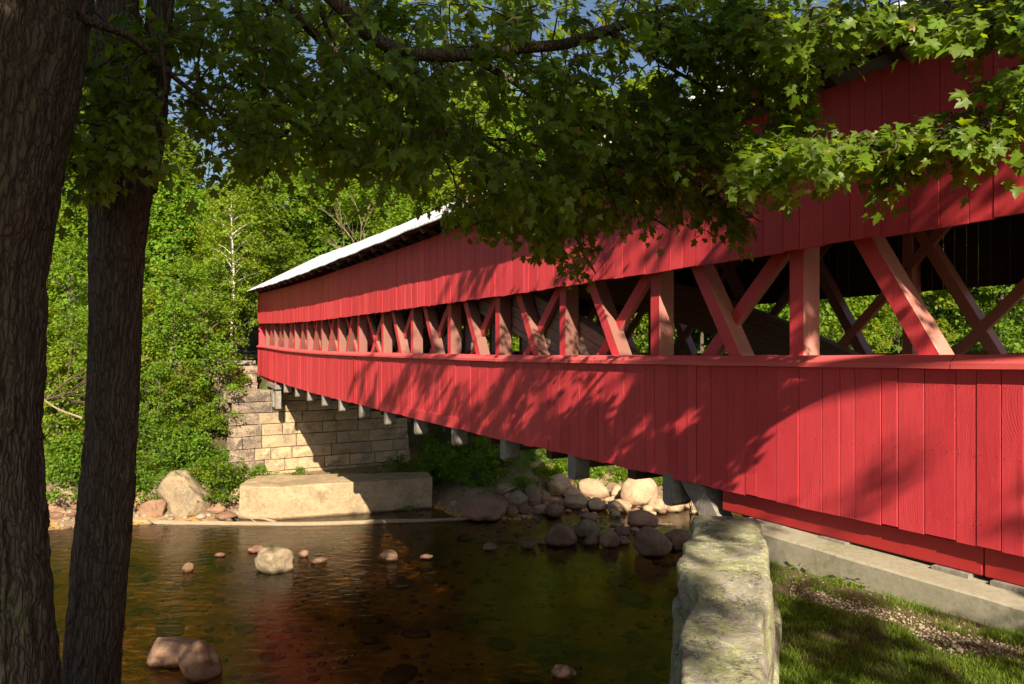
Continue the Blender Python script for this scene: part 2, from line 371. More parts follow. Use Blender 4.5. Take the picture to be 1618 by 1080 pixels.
# ------------------------------------------------------------------ terrain
SHX = np.array([-600, -60, -24, -17, -11, -8, -3.6, -2.2, 0.5, 2.2, 4.5, 8, 12, 20, 60, 600.])
SHY = np.array([20, 23, 26.5, 27.6, 29.4, 30.6, 31.3, 29.0, 28.6, 30.5, 31.8, 32.2, 31.5, 30, 20, 10.])
def ter(x, y):
    x = np.asarray(x, float); y = np.asarray(y, float)
    s = x * BD.x + y * BD.y; n = x * BN.x + y * BN.y
    p3 = np.stack([x, y, 0 * x], -1)
    nz = fbm(p3 * 0.35, 4, 3); nf = fbm(p3 * 1.7, 3, 9)
    t_ = y - np.interp(x, SHX, SHY) + nz * 0.5
    t_ = np.where(t_ > 0, np.maximum(t_ - 1.5 * smooth(-0.5, 2.0, x) , t_ * 0.35), t_)
    far = np.interp(t_, [-14, -8, -4, -1.5, 0, 1.5, 4, 7, 10, 16, 40, 90, 300, 2000], [-1.3, -1.15, -0.7, -0.25, 0.0, 0.45, 1.7, 3.9, 5.55, 5.9, 8.6, 19, 60, 150]) + nz * 0.25 * smooth(0, 4, t_) + nf * 0.08
    bar = np.exp(-(((x - 4.6) / 3.4) ** 2 + ((y - 28.3) / 2.2) ** 2))
    far = np.where(t_ < 0, np.maximum(far, -1.3 + 1.28 * np.clip(bar * 1.4, 0, 1) + nf * 0.06), far)
    shallow = np.exp(-(((x + 12) / 6.0) ** 2 + ((y - 22.5) / 5.0) ** 2))
    far = np.where(t_ < 0, far * (1 - 0.55 * shallow), far)
    # pit in front of the far abutment, road behind it
    cut = smooth(3.2, 5.0, n) * (1 - smooth(14.2, 17.0, n)) * (1 - smooth(36.3, 36.6, s))
    far = np.where((cut > 0) & (t_ > 0), np.minimum(far, far * (1 - cut) + cut * np.minimum(far, 0.85)), far)
    road = smooth(5.0, 7.0, n) * (1 - smooth(12.6, 14.5, n)) * smooth(36.3, 37.6, s)
    far = far * (1 - road) + road * (5.65 + 0.03 * np.maximum(s - 40, 0))
    h = WATER + far
    # near bank
    wx = 1.15 + 0.333 * (y - 3.1)
    d_left = np.where(y > 2.4, (wx - x), (2.6 - x) * 0 + np.where(x < 1.0, -1.0, -2.0))
    d_front = np.where(x < wx, y - 2.6, -5.0)
    o1 = s - 5.75
    out = np.maximum(o1, np.where(y > 2.4, np.minimum(np.maximum(d_left, 0) + 0 * y, np.maximum(y - 2.4, 0) * 0.9 + 0.0), -1.0))
    out = np.maximum(out, 0) + 0.0
    near = -2.25 + 0.04 * (x - 3) - 0.0 * y
    near = near + 0.10 * smooth(6.6, 5.2, n) * smooth(2, 4, x) - 0.07 * (n - 5) * (x > 1.5)
    near = np.clip(near, -2.55, -1.9) + nf * 0.025
    near = near - out * 2.6 + nz * 0.2 * smooth(0.3, 1.5, out)
    return np.maximum(h, near)
def terz(x, y): return float(ter(np.array([x]), np.array([y]))[0])
def hit(px, py, z0=8.0, z1=120.0):
    """point of the ground under pixel px,py"""
    Z = np.arange(z0, z1, 0.05)
    x = (px - CX) / FPX * Z; z = -(py - HY) / FPX * Z
    g = ter(x, Z); k = np.nonzero(z <= g)[0]
    i = k[0] if len(k) else len(Z) - 1
    return Vector((x[i], Z[i], g[i]))
def axis(lo, mid, hi, step, far):
    a = np.arange(mid[0], mid[1] + step, step)
    o = far[1] ** np.arange(1, far[0]) * step
    left = mid[0] - np.cumsum(o); right = mid[1] + np.cumsum(o)
    return np.concatenate([left[::-1], a, right])
gx = axis(0, (-30, 30), 0, 0.25, (42, 1.16)); gy = axis(0, (-3, 48), 0, 0.25, (42, 1.16))
GX, GY = np.meshgrid(gx, gy)
GZ = ter(GX, GY)
nx, ny = len(gx), len(gy)
V = np.stack([GX.ravel(), GY.ravel(), GZ.ravel()], 1)
ii = (np.arange(ny - 1)[:, None] * nx + np.arange(nx - 1)[None]).ravel()
F = np.stack([ii, ii + 1, ii + 1 + nx, ii + nx], 1)
t = NT('river_bank_ground')
pos = t.n('NewGeometry').outputs['Position']
sep = t.n('SeparateXYZ', {0: pos})
a = t.noise(pos, 0.6, 6); b = t.noise(pos, 4.5, 7, 0.7); c = t.noise(pos, 30, 5, 0.75)
forest = t.mix(t.ramp(b, [(0.4, 0.0), (0.6, 1.0)]), (0.035, 0.045, 0.012), (0.085, 0.06, 0.035))
forest = t.mix(t.ramp(a, [(0.45, 0.0), (0.6, 1.0)]), forest, (0.05, 0.085, 0.014))
mud = t.mix(t.ramp(c, [(0.4, 0.0), (0.65, 1.0)]), (0.15, 0.10, 0.065), (0.30, 0.21, 0.14))
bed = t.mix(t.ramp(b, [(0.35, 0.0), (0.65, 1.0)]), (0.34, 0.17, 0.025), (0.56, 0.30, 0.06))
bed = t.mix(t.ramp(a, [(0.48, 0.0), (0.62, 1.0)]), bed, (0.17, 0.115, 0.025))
vor = t.n('TexVoronoi', {'Vector': pos, 'Scale': 4.0}); 
bed = t.mix(t.math('MULTIPLY', t.ramp(vor.outputs['Distance'], [(0.1, 1.0), (0.45, 0.0)]), 0.35), bed, (0.24, 0.16, 0.07))
z1 = t.math('ADD', sep.outputs[2], t.math('MULTIPLY', a, 0.8))
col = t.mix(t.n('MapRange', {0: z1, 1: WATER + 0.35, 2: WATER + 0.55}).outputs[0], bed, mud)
col = t.mix(t.n('MapRange', {0: z1, 1: WATER + 1.3, 2: WATER + 2.0}).outputs[0], col, forest)
# lawn near the camera: soil + gravel strip by distance to the bridge wall
nn = t.math('ADD', t.math('MULTIPLY', sep.outputs[0], BN.x), t.math('MULTIPLY', sep.outputs[1], BN.y))
nw = t.math('ADD', nn, t.math('MULTIPLY', t.math('SUBTRACT', b, 0.5), 0.35))
soil = t.mix(t.ramp(c, [(0.4, 0.0), (0.6, 1.0)]), (0.085, 0.055, 0.035), (0.17, 0.115, 0.075))
lawn = t.mix(t.ramp(b, [(0.42, 0.0), (0.58, 1.0)]), (0.045, 0.05, 0.015), (0.085, 0.06, 0.032))
nearc = t.mix(t.n('MapRange', {0: nw, 1: 5.2, 2: 5.35}).outputs[0], lawn, soil)
col = t.mix(t.math('MULTIPLY', t.math('GREATER_THAN', sep.outputs[2], -3.3), t.math('LESS_THAN', sep.outputs[1], 12.0)), col, nearc)
h = t.math('ADD', b, t.math('MULTIPLY', c, 0.5))
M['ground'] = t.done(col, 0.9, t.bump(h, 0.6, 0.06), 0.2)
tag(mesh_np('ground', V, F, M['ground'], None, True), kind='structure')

# ------------------------------------------------------------------ water
t = NT('river_water')
pos = t.n('NewGeometry').outputs['Position']
n1 = t.noise(t.n('Mapping', {0: pos, 3: (0.9, 1.6, 1)}).outputs[0], 2.2, 5, 0.6, 0.8)
n2 = t.noise(t.n('Mapping', {0: pos, 3: (1.0, 2.2, 1)}).outputs[0], 9, 3, 0.5, 0.3)
calm = t.ramp(t.noise(pos, 0.13, 3), [(0.35, 0.15), (0.65, 1.0)])
hh = t.math('MULTIPLY', t.math('ADD', n1, t.math('MULTIPLY', n2, 0.22)), calm)
nm = t.bump(hh, 0.5, 0.06)
fr = t.n('Fresnel', {'IOR': 1.30, 'Normal': nm}).outputs[0]
gl = t.n('BsdfGlossy', {'Color': (1, 1, 1, 1), 'Roughness': 0.07, 'Normal': nm})
tr = t.n('BsdfTransparent', {0: (0.93, 0.86, 0.72, 1)})
mx = t.n('MixShader', {0: fr, 1: tr.outputs[0], 2: gl.outputs[0]})
t.t.links.new(mx.outputs[0], t.o.inputs[0])
ab = t.n('VolumeAbsorption', {'Color': (0.78, 0.48, 0.08, 1), 'Density': 0.26})
t.t.links.new(ab.outputs[0], t.o.inputs[1])
M['water'] = t.m
mb = MB(); mb.box(-400, 400, 2.0, 45, WATER - 4, WATER)
tag(mb.build('water', M['water']), kind='structure')

# ------------------------------------------------------------------ bridge
NW, BW = 6.5, 6.6              # near wall distance, width
S0, S1 = -0.8, 40.4
RZ = math.atan2(-math.cos(TH), math.sin(TH))
def sag(s): return float(np.interp(s, [-1, 2.5, 6, 12, 20, 27, 33, 38, 40.5], [0.0, 0.0, -0.05, -0.11, -0.12, -0.11, -0.03, 0.11, 0.15]))
bridge = empty('covered_bridge', B(0, NW, 0), RZ)
tag(bridge, 'long red covered wooden bridge with open lattice windows crossing the river', 'bridge')
# local coords: x = -s, y = n - NW, z.
def lb(s0, s1, n0, n1, z0, z1, jit=0.0):
    """box between s0..s1 following the sag"""
    a0, a1 = sag(s0), sag(s1)
    v = []
    for z in (0, 1):
        for (s_, n_) in ((s0, n0), (s0, n1), (s1, n1), (s1, n0)):
            v.append((-s_, n_, (z1 if z else z0) + (a0 if s_ == s0 else a1) + random.uniform(-jit, jit)))
    return v
def lbox(name, s0, s1, n0, n1, z0, z1, mat, bev=0.0, jit=0.0, parent=bridge, label=None, shift=True):
    v = lb(s0, s1, n0, n1, z0, z1, jit)
    c = sum((Vector(p) for p in v), Vector()) / 8
    o = mesh_py(name, [Vector(p) - c for p in v], [tuple(reversed(f)) for f in BOXF] if False else BOXF, mat, parent, loc=c)
    fixn(o)
    if bev: bevel_obj(o, bev)
    if label: o['label'] = label
    return o
def fixn(o):
    bm = bmesh.new(); bm.from_mesh(o.data); bmesh.ops.recalc_face_normals(bm, faces=bm.faces[:]); bm.to_mesh(o.data); bm.free()
def widths(s, end, wf):
    out = []
    while s < end:
        w = wf(s); out.append((s, min(s + w, end))); s += w
    return out
wf = lambda s: random.choice([0.17, 0.2, 0.22, 0.25, 0.28, 0.3]) * (1.0 if s < 11 else 0.9)
SPLIT = 24.0
for (za, zb, up) in ((-1.72, -0.14, False), (1.10, 2.74, True)):
    far = MB()
    for (a, b) in widths(S0, S1, wf):
        g = 0.005 if random.random() < 0.8 else 0.011
        y = random.uniform(-0.004, 0.006)
        zz0 = za + random.uniform(-0.012, 0.012)
        if up is False and abs((a + b) / 2 - 26.9) < 0.14: g = 0.035
        if a < SPLIT and (a > 0 or up):
            o = lbox('plank', a + g / 2, b - g / 2, y - 0.028, y, zz0, zb, M['red'])
            bevel_obj(o, 0.003)
        else:
            v = lb(a + g / 2, b - g / 2, y - 0.028, y, zz0, zb); far.add(v, BOXF)
    o = far.build('siding_boards', M['red_far'], bridge); fixn(o); tag(o, kind='stuff')
    # backing framing girts, so light does not leak
    lb_ = MB()
    for s in np.arange(S0, S1, 2.0): lb_.add(lb(s, min(s + 2.0, S1), 0.012, 0.09, (1.25 if up else -1.6), (1.40 if up else -1.42)), BOXF); lb_.add(lb(s, min(s + 2.0, S1), 0.012, 0.09, (2.5 if up else -0.38), (2.63 if up else -0.24)), BOXF)
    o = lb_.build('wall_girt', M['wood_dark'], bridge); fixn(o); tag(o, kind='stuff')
# far wall (boards joined: only seen from the inside through the openings)
fb = MB()
for (za, zb) in ((-1.72, -0.14), (1.10, 2.74)):
    for (a, b) in widths(S0, S1, wf):
        g = 0.012 if random.random() < 0.75 else 0.02
        fb.add(lb(a + g / 2, b - g / 2, BW, BW + 0.028, za, zb), BOXF)
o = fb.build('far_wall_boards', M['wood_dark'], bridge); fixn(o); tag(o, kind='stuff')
for n_ in (0.0, BW):
    sg = -1 if n_ == 0 else 1
    ss = list(np.arange(S0, S1, 4.3)) + [S1]
    for a, b in zip(ss[:-1], ss[1:]):
        mb = MB(); prof = [(0.20, -0.06), (-0.005, -0.065), (-0.10, -0.135), (-0.10, -0.185), (0.0 - 0.032, -0.185), (0.20, -0.10)]
        k = 9; V = []; F = []
        for i in range(k):
            s_ = a + 0.006 + (b - a - 0.012) * i / (k - 1)
            for (q, z) in prof:
                V.append((-s_, (q if sg < 0 else BW - q), z + sag(s_) + (0.004 if i % 3 == 1 else 0)))
        m_ = len(prof)
        for i in range(k - 1):
            for j in range(m_): F.append((i * m_ + j, i * m_ + (j + 1) % m_, (i + 1) * m_ + (j + 1) % m_, (i + 1) * m_ + j))
        F.append(tuple(range(m_))); F.append(tuple((k - 1) * m_ + j for j in range(m_)))
        o = mesh_py('rail_cap', V, F, M['red_trim'], bridge); fixn(o)
# truss: posts + braces; outer faces painted red, the other faces thin brown
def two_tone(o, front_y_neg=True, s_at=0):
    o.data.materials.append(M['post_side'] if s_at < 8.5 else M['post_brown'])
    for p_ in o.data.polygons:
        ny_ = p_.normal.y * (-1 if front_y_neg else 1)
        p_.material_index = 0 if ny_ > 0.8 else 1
PS = [5.3 + 2.4 * k for k in range(-2, 15)]
MID = 20.9
for (base, sg) in ((0.14, 1), (BW - 0.14, -1)):
    def yy(q): return base + sg * q
    for s in PS:
        a0 = sag(s)
        mb = MB(); mb.box(-s - 0.10, -s + 0.10, min(yy(0), yy(0.27)), max(yy(0), yy(0.27)), -1.68 + a0, 2.75 + a0)
        o = mb.build('post', M['red'], bridge); bevel_obj(o, 0.008); two_tone(o, sg > 0, s)
    for i, s in enumerate(PS):
        d = 1 if s < MID - 0.2 else -1
        # brace: bottom of the post nearer the bank to the top of this one
        for (dy, sa, za, sb, zb, w, dep) in ((0.025, s - 2.4 * d + 0.05 * d, -1.62, s - 0.04 * d, 2.45, 0.19, 0.24), (0.17, s + 3.05 * d, -1.62, s - 0.95 * d, 2.5, 0.18, 0.10)):
            if dep == 0.10 and s < 5 and sg > 0: continue
            if min(sa, sb) < S0 or max(sa, sb) > S1: continue
            lo = Vector((-sa, 0, za + sag(sa))); hi = Vector((-sb, 0, zb + sag(sb)))
            dr = (hi - lo).normalized(); pr = Vector((dr.z, 0, -dr.x)) * (w / 2)
            y0, y1 = yy(dy), yy(dy + dep)
            V = [p_ + q + Vector((0, y, 0)) for y in (y0, y1) for p_, q in ((lo, -pr), (lo, pr), (hi, pr), (hi, -pr))]
            o = mesh_py('brace', V, BOXF, M['red'], bridge); fixn(o); bevel_obj(o, 0.007); two_tone(o, sg > 0, s)
    # chords
    for (z0, z1) in ((-1.66, -1.36), (2.38, 2.66)):
        mb = MB()
        for s in np.arange(S0, S1 - 0.1, 3.4):
            e = min(s + 3.4, S1); y0, y1 = sorted((yy(0.28), yy(0.40))); mb.add(lb(s, e, y0, y1, z0, z1), BOXF)
        o = mb.build('chord', M['wood_brown'], bridge); fixn(o)
    # laminated arch on the inside of the truss
    NL, TH_ = 9, 0.98
    sx = np.linspace(5.6, 36.1, 60); u = (sx - 20.85) / 15.25
    zt = -1.55 + 4.35 * (1 - np.abs(u) ** 1.9)
    # slope near the ends ~0.45
    for l in range(NL):
        V = []; F = []
        y0, y1 = sorted((yy(0.30 + (0.012 if l % 2 else 0)), yy(0.58 + (0.012 if l % 2 else 0))))
        for i, s in enumerate(sx):
            zz = zt[i] + sag(s)
            top = zz - TH_ * l / NL - 0.004; bot = zz - TH_ * (l + 1) / NL + 0.004
            for (y, z) in ((y0, bot), (y1, bot), (y1, top), (y0, top)): V.append((-s, y, min(z, 3.5)))
        for i in range(len(sx) - 1):
            for j in range(4): F.append((i * 4 + j, i * 4 + (j + 1) % 4, i * 4 + 4 + (j + 1) % 4, i * 4 + 4 + j))
        F.append((0, 1, 2, 3)); F.append(tuple(len(V) - 4 + q for q in (3, 2, 1, 0)))
        o = mesh_py('arch_lamination', V, F, M['arch'], bridge); fixn(o)
# floor beams, deck, ties
for k, s in enumerate([7.25 + 2.36 * i for i in range(13)] + [2.5, 4.9]):
    a0 = sag(s)
    mb = MB(); y0, y1 = (-0.01 + random.uniform(-.02, .02), BW + 0.02)
    hw = 0.105; zb = -2.12 + a0 + random.uniform(-.015, .015); zt_ = -1.66 + a0
    if s > 6:
        V = [(-s - hw, y0, zb + 0.05), (-s - hw + 0.04, y0, zb), (-s + hw - 0.04, y0, zb), (-s + hw, y0, zb + 0.05), (-s + hw, y0, zt_), (-s - hw, y0, zt_)]
        V = V + [(x_, 0.30, z_) for (x_, _, z_) in V]
        F = [(0, 1, 2, 3, 4, 5), (11, 10, 9, 8, 7, 6)] + [(i, (i + 1) % 6, (i + 1) % 6 + 6, i + 6) for i in range(6)]
        o = mesh_py('post_foot', V, F, M['wood_grey'], bridge); fixn(o); bevel_obj(o, 0.01)
        lbox('floor_beam', s - 0.12, s + 0.12, 0.31, BW, -1.93, -1.66, M['wood_brown'])
    if 6 < s < 36:   # smaller joist set back between two floor beams
        o = lbox('joist', s + 1.02, s + 1.2, 0.25, BW - 0.25, -1.94, -1.66, M['wood_brown'])
db = MB()
for s in np.arange(S0, S1 - .3, 0.3): db.add(lb(s + .006, s + 0.29, 0.42, BW - 0.42, -1.5, -1.44), BOXF)
o = db.build('deck_boards', M['deck'], bridge); fixn(o); tag(o, kind='stuff')
for s in PS:
    o = lbox('tie_beam', s - 0.1, s + 0.1, 0.55, BW - 0.55, 2.42, 2.64, M['wood_brown'])
# bed timbers at both banks
lbox('bed_timber', S0, 3.3, 0.06, 0.36, -2.0, -1.735, M['red_dark'], 0.012)
lbox('bed_timber', 3.31, 6.35, 0.065, 0.36, -2.0, -1.735, M['red_dark'], 0.012)
lbox('bed_timber', 36.4, S1 - 0.1, 0.04, 0.36, -2.05, -1.735, M['red_dark'], 0.012)
lbox('bed_timber', S0, 6.35, BW - 0.36, BW - 0.05, -2.0, -1.735, M['red_dark'], 0.012)
lbox('bed_timber', 36.4, S1 - 0.1, BW - 0.36, BW - 0.05, -2.05, -1.735, M['red_dark'], 0.012)
# shim blocks between concrete and timber
for s in (2.9, 3.4, 4.6, 5.4): lbox('shim_block', s, s + 0.32, 0.0, 0.3, -2.045, -2.002, M['wood_grey'])
# repair board nailed over the feet of the siding
lbox('patch_board', 14.0, 17.2, -0.056, -0.031, -1.72, -1.47, M['red'], 0.004, label='horizontal red board nailed over the lower ends of the siding')
lbox('cover_strip', 21.9, 22.05, -0.05, -0.03, -1.70, -0.2, M['red_dark'])
# slanting grey strut under the near end + far bracket
mb = MB(); V = [(-7.15, 0.05, -1.74), (-6.72, 0.05, -1.74), (-6.25, 0.05, -2.35), (-6.25, 0.05, -2.72)]
V = V + [(x, 0.3, z) for (x, _, z) in V]
o = mesh_py('strut', V, [(0, 1, 2, 3), (7, 6, 5, 4), (0, 4, 5, 1), (1, 5, 6, 2), (2, 6, 7, 3), (3, 7, 4, 0)], M['wood_grey'], bridge); fixn(o)
for s in (35.15, 35.95): lbox('bracket_post', s - .12, s + .12, -0.06, 0.2, -3.05, -2.1, M['wood_grey'])
lbox('bracket_beam', 34.9, 37.2, -0.10, 0.22, -2.10, -1.90, M['wood_grey'])
lbox('bracket_board', 35.35, 35.75, 0.02, 0.14, -2.8, -1.75, M['red_dark'])
# end boards (gables)
PITCH = 0.55
EZ = 2.86; OV = 0.62
for s in (S0, S1 - 0.03):
    gb = MB()
    y = 0.0
    while y < BW:
        w = 0.24; top = 3.1 + min(y, BW - y - w) * PITCH
        gb.box(-s - 0.03, -s, y + 0.003, y + w - 0.003, 2.35 + sag(s), top - 0.03 + sag(s)); y += w
    gb.box(-s - 0.028, -s - 0.002, 0.03, 0.45, -1.7 + sag(s), 2.34 + sag(s)); gb.box(-s - 0.028, -s - 0.002, BW - 0.45, BW - 0.03, -1.7 + sag(s), 2.34 + sag(s))
    o = gb.build('gable_boards', M['red_far'], bridge); tag(o, kind='stuff')
# roof: two slopes with standing ribs, rafters and purlins under
def roofz(y): return EZ + (min(y, BW - y) + OV) * PITCH
for side in (0, 1):
    rf = MB(); V = []; F = []
    ss = np.arange(S0 - 0.5, S1 + 0.55, 0.25)
    k = 0
    for s in ss:
        for (ds, dz) in ((0, 0), (0.09, 0), (0.105, 0.022), (0.145, 0.022), (0.16, 0)):
            sq = s + ds
            wz = 0.010 * math.sin(sq * 2.1) + 0.006 * math.sin(sq * 5.3)
            for (y, top) in ((-OV, 1), (BW / 2, 1), (BW / 2, 0), (-OV, 0)):
                yv = y if side == 0 else BW - max(y, -0.3)
                z = (EZ if y < 0 else roofz(BW / 2)) + (dz if top else -0.02) + wz + sag(sq)
                V.append((-sq, yv, z))
            k += 1
    for i in range(k - 1):
        for j in range(4): F.append((i * 4 + j, i * 4 + (j + 1) % 4, i * 4 + 4 + (j + 1) % 4, i * 4 + 4 + j))
    F.append((0, 1, 2, 3)); F.append(tuple((k - 1) * 4 + q for q in (3, 2, 1, 0)))
    o = mesh_py('roof_slope', V, F, M['roof'], bridge); fixn(o)
    def yv(y): return y if side == 0 else BW - y
    for s in [S0 + 0.1 + 1.2 * i for i in range(34)]:
        if s > S1: break
        mb = MB(); z = sag(s)
        mb.beam((-s, yv(-OV + 0.06), EZ - 0.13 + z + 0.03), (-s, yv(BW / 2), roofz(BW / 2) - 0.13 + z), 0.09, 0.15)
        mb.build('rafter', M['wood_brown'], bridge)
    mb = MB()
    for y in (-OV + 0.04, -OV + 0.32, 0.35, 1.1, 1.9, 2.7):
        zz = EZ + (y + OV) * PITCH
        for a in np.arange(S0 - 0.4, S1 + 0.4, 2.2):
            e = min(a + 2.2, S1 + 0.45); y0, y1 = sorted((yv(y), yv(y + 0.14)))
            mb.add(lb(a, e, y0, y1, zz - 0.062, zz - 0.024), BOXF)
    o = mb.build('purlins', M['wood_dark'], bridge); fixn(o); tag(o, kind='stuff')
# hanging chain under the bridge
ch = MB()
cb = B(7.05, NW + 0.2, -1.7)
for i in range(14):
    z = -i * 0.062; r_ = 0.014
    pts = [(math.cos(a) * r_ if i % 2 else 0, 0 if i % 2 else math.cos(a) * r_, z + math.sin(a) * 0.036) for a in np.linspace(0, 2 * math.pi, 9)]
    ch.tube(pts, [0.0055] * 9, 5, False)
tag(ch.build('chain', M['metal'], loc=cb), 'thin dark chain hanging down from the underside of the bridge', 'chain')

# ------------------------------------------------------------------ masonry
def stone_block(name, frame, u0, u1, z0, z1, depth, mat, parent, rnd=0.03, bulge=0.04):
    """frame(u, q, z) -> world (q = outward)"""
    V = []; j = lambda a=rnd: random.uniform(-a, a)
    p0 = random.uniform(0, bulge)
    g = 0.018
    nu = 4; nzv = 3
    F = []
    cu = [[None] * (nzv) for _ in range(nu)]
    for a in range(nu):
        for b in range(nzv):
            fa, fb_ = a / (nu - 1), b / (nzv - 1)
            edge = (a in (0, nu - 1)) or (b in (0, nzv - 1))
            u = u0 + g + (u1 - u0 - 2 * g) * fa + j(rnd * 0.5); z = z0 + g + (z1 - z0 - 2 * g) * fb_ + j(rnd * 0.35)
            q = p0 + (j(0.012) - 0.03 if edge else 0.015 + j(0.03))
            cu[a][b] = len(V); V.append(frame(u, q, z))
    nb = len(V)
    rim = [cu[a][0] for a in range(nu)] + [cu[nu - 1][b] for b in range(1, nzv)] + [cu[a][nzv - 1] for a in range(nu - 2, -1, -1)] + [cu[0][b] for b in range(nzv - 2, 0, -1)]
    F += [(cu[a][b], cu[a + 1][b], cu[a + 1][b + 1], cu[a][b + 1]) for a in range(nu - 1) for b in range(nzv - 1)]
    corners = [frame(u0 + g, -depth, z0 + g), frame(u1 - g, -depth, z0 + g), frame(u1 - g, -depth, z1 - g), frame(u0 + g, -depth, z1 - g)]
    back = []
    for i in rim:
        back.append(len(V)); v = V[i]
        # push straight back
        V.append(v - (frame(0, 1, 0) - frame(0, 0, 0)) * (depth))
    m_ = len(rim)
    F += [(rim[i], back[i], back[(i + 1) % m_], rim[(i + 1) % m_]) for i in range(m_)]
    F.append(tuple(back))
    c = sum(V, Vector()) / len(V)
    o = mesh_py(name, [v - c for v in V], F, mat, parent, loc=c); fixn(o)
    return o
ab = empty('stone_abutment', B(36.3, 10, -6.5))
tag(ab, 'tall far abutment of pale granite blocks holding up the bridge end', 'abutment')
base_inv = -ab.location
SF = 36.2
def fr_face(u, q, z):   # q outward = towards the river (-BD); slight batter
    return B(SF - q - (-1.9 - z) * 0.05, NW + u, z) + base_inv
courses = [(-6.75, -6.2), (-6.2, -5.62), (-5.62, -5.03), (-5.03, -4.42), (-4.42, -3.85), (-3.85, -3.28), (-3.28, -2.74), (-2.74, -2.16)]
for ci, (z0, z1) in enumerate(courses):
    u = -2.3 + random.uniform(0, .5) if ci < 7 else -2.1
    end = 6.95 + (-2.0 - z1) * 0.07
    while u < end - 0.3:
        w = random.choice([0.7, 1.0, 1.3, 1.6, 2.0]) * random.uniform(0.9, 1.1); e = u + w
        if end - e < 0.45: e = end
        stone_block('stone', fr_face, u, e, z0, z1, 0.7, M['block_dark'] if (u < -0.9 and random.random() < .7) or random.random() < 0.03 else M['block'], ab)
        u = e
# return side of the abutment (downstream)
def fr_side(u, q, z): return B(SF + u, NW + 6.95 + q + (-1.9 - z) * 0.07, z) + base_inv
for ci, (z0, z1) in enumerate(courses):
    u = 0.72
    while u < 4.2:
        e = u + random.choice([0.9, 1.2, 1.5]); stone_block('stone', fr_side, u, e, z0, z1, 0.6, M['block_dark'], ab); u = e
mb = MB(); mb.add([B(s, NW + n, z) + base_inv for z in (-7.4, -2.2) for s, n in ((SF + 0.55, -2.2), (SF + 0.55, 6.4), (SF + 4.3, 6.4), (SF + 4.3, -2.2))], BOXF)
o = mb.build('rubble_core', M['block_dark'], ab); fixn(o)
def fr_wing(u, q, z): return B(SF + 0.4 + u * 0.75 - q * 0.66, NW - 2.2 - u * 0.66 - q * 0.75, z) + base_inv
for (z0, z1) in [(-6.6, -5.6), (-5.6, -4.8), (-4.8, -4.0), (-4.0, -3.3), (-3.3, -2.7)]:
    u = 0
    while u < 3.6 - (z0 + 6.6) * 0.55:
        e = u + random.choice([0.7, 0.95, 1.2]); stone_block('stone', fr_wing, u, e, z0, z1, 0.6, M['block_dark'], ab, rnd=0.06, bulge=0.12); u = e
# upper low wall beside the road end
up = empty('roadside_wall', B(37.8, NW - 1.2, -2.2)); iv = -up.location
tag(up, 'low weathered stone wall beside the far end of the bridge', 'wall')
def fr_up(u, q, z): return B(37.6 + q * -1 + 0.25 * u, NW - 0.4 - u, z) + iv
for (z0, z1) in [(-2.3, -1.85), (-1.85, -1.4), (-1.4, -0.98)]:
    u = random.uniform(0, .2)
    while u < 3.3:
        e = u + random.choice([0.5, 0.7, 0.9]); stone_block('stone', fr_up, u, e, z0, z1, 0.5, M['block_dark'], up, 0.05, 0.06); u = e
# concrete footing
ft = []
zt_, zb = -5.84, -7.9
for z, gr in ((zb, 0.04), (zt_, 0.0)):
    for (px, y) in ((377, 29.1), (433, 28.85), (683, 31.0), (676, 32.5), (396, 31.4)):
        ft.append(Vector(((px - CX) / FPX * y * 1.0, y, z)))
c = sum(ft, Vector()) / 10; c.z = -7.3
o = mesh_py('concrete_footing', [v - c for v in ft], [(4, 3, 2, 1, 0), (5, 6, 7, 8, 9)] + [(i, (i + 1) % 5, (i + 1) % 5 + 5, i + 5) for i in range(5)], M['concrete'], loc=c)
fixn(o)
bm = bmesh.new(); bm.from_mesh(o.data)
bmesh.ops.bevel(bm, geom=bm.edges[:], offset=0.03, segments=1, affect='EDGES')
bmesh.ops.triangulate(bm, faces=bm.faces[:]); bmesh.ops.subdivide_edges(bm, edges=bm.edges[:], cuts=3, use_grid_fill=True)
bmesh.ops.subdivide_edges(bm, edges=bm.edges[:], cuts=2, use_grid_fill=True)
co = np.array([v.co for v in bm.verts]); d1 = fbm(co * 0.9, 4, 5) * (0.04 + 0.07 * (co[:, 0] < -1.5)) + fbm(co * 5, 3, 8) * 0.02
bm.normal_update()
for v, d_ in zip(bm.verts, d1):
    low = max(0.0, (-0.35 - v.co.z) / 0.5) if v.co.z < -0.35 + 0 else 0
    v.co += v.normal * float(d_)
bm.to_mesh(o.data); bm.free()
for p_ in o.data.polygons: p_.use_smooth = False
tag(o, 'long tan concrete footing block at the water edge below the far abutment', 'footing')
# near sill of concrete
def w2(s, n, z): return B(s, n, z)
o = empty('concrete_sill', B(2.5, NW - 0.3, -2.3)); iv = -o.location
tag(o, 'pale concrete sill under the red timber at the near end', 'sill')
for nm_, s0, s1, nn0, nn1, z0, z1 in (('sill_block', -2.5, 5.9, NW - 0.36, NW + BW + 0.36, -4.2, -2.05),):
    V = []
    ks = 40
    for i in range(ks):
        s = s0 + (s1 - s0) * i / (ks - 1)
        for (n, z) in ((nn0, z0), (nn0, z1 - 0.02), (nn0 + 0.02, z1), (nn1, z1), (nn1, z0)):
            jj = random.uniform(-0.003, 0.003)
            V.append(B(s, n + (jj if n < nn0 + 0.1 else 0), z + (jj if z > -3 else 0)) + iv)
    F = [(i * 5 + j, i * 5 + (j + 1) % 5, i * 5 + 5 + (j + 1) % 5, i * 5 + 5 + j) for i in range(ks - 1) for j in range(5)] + [(0, 1, 2, 3, 4), tuple((ks - 1) * 5 + j for j in (4, 3, 2, 1, 0))]
    q = mesh_py(nm_, V, F, M['concrete_near'], o); fixn(q)
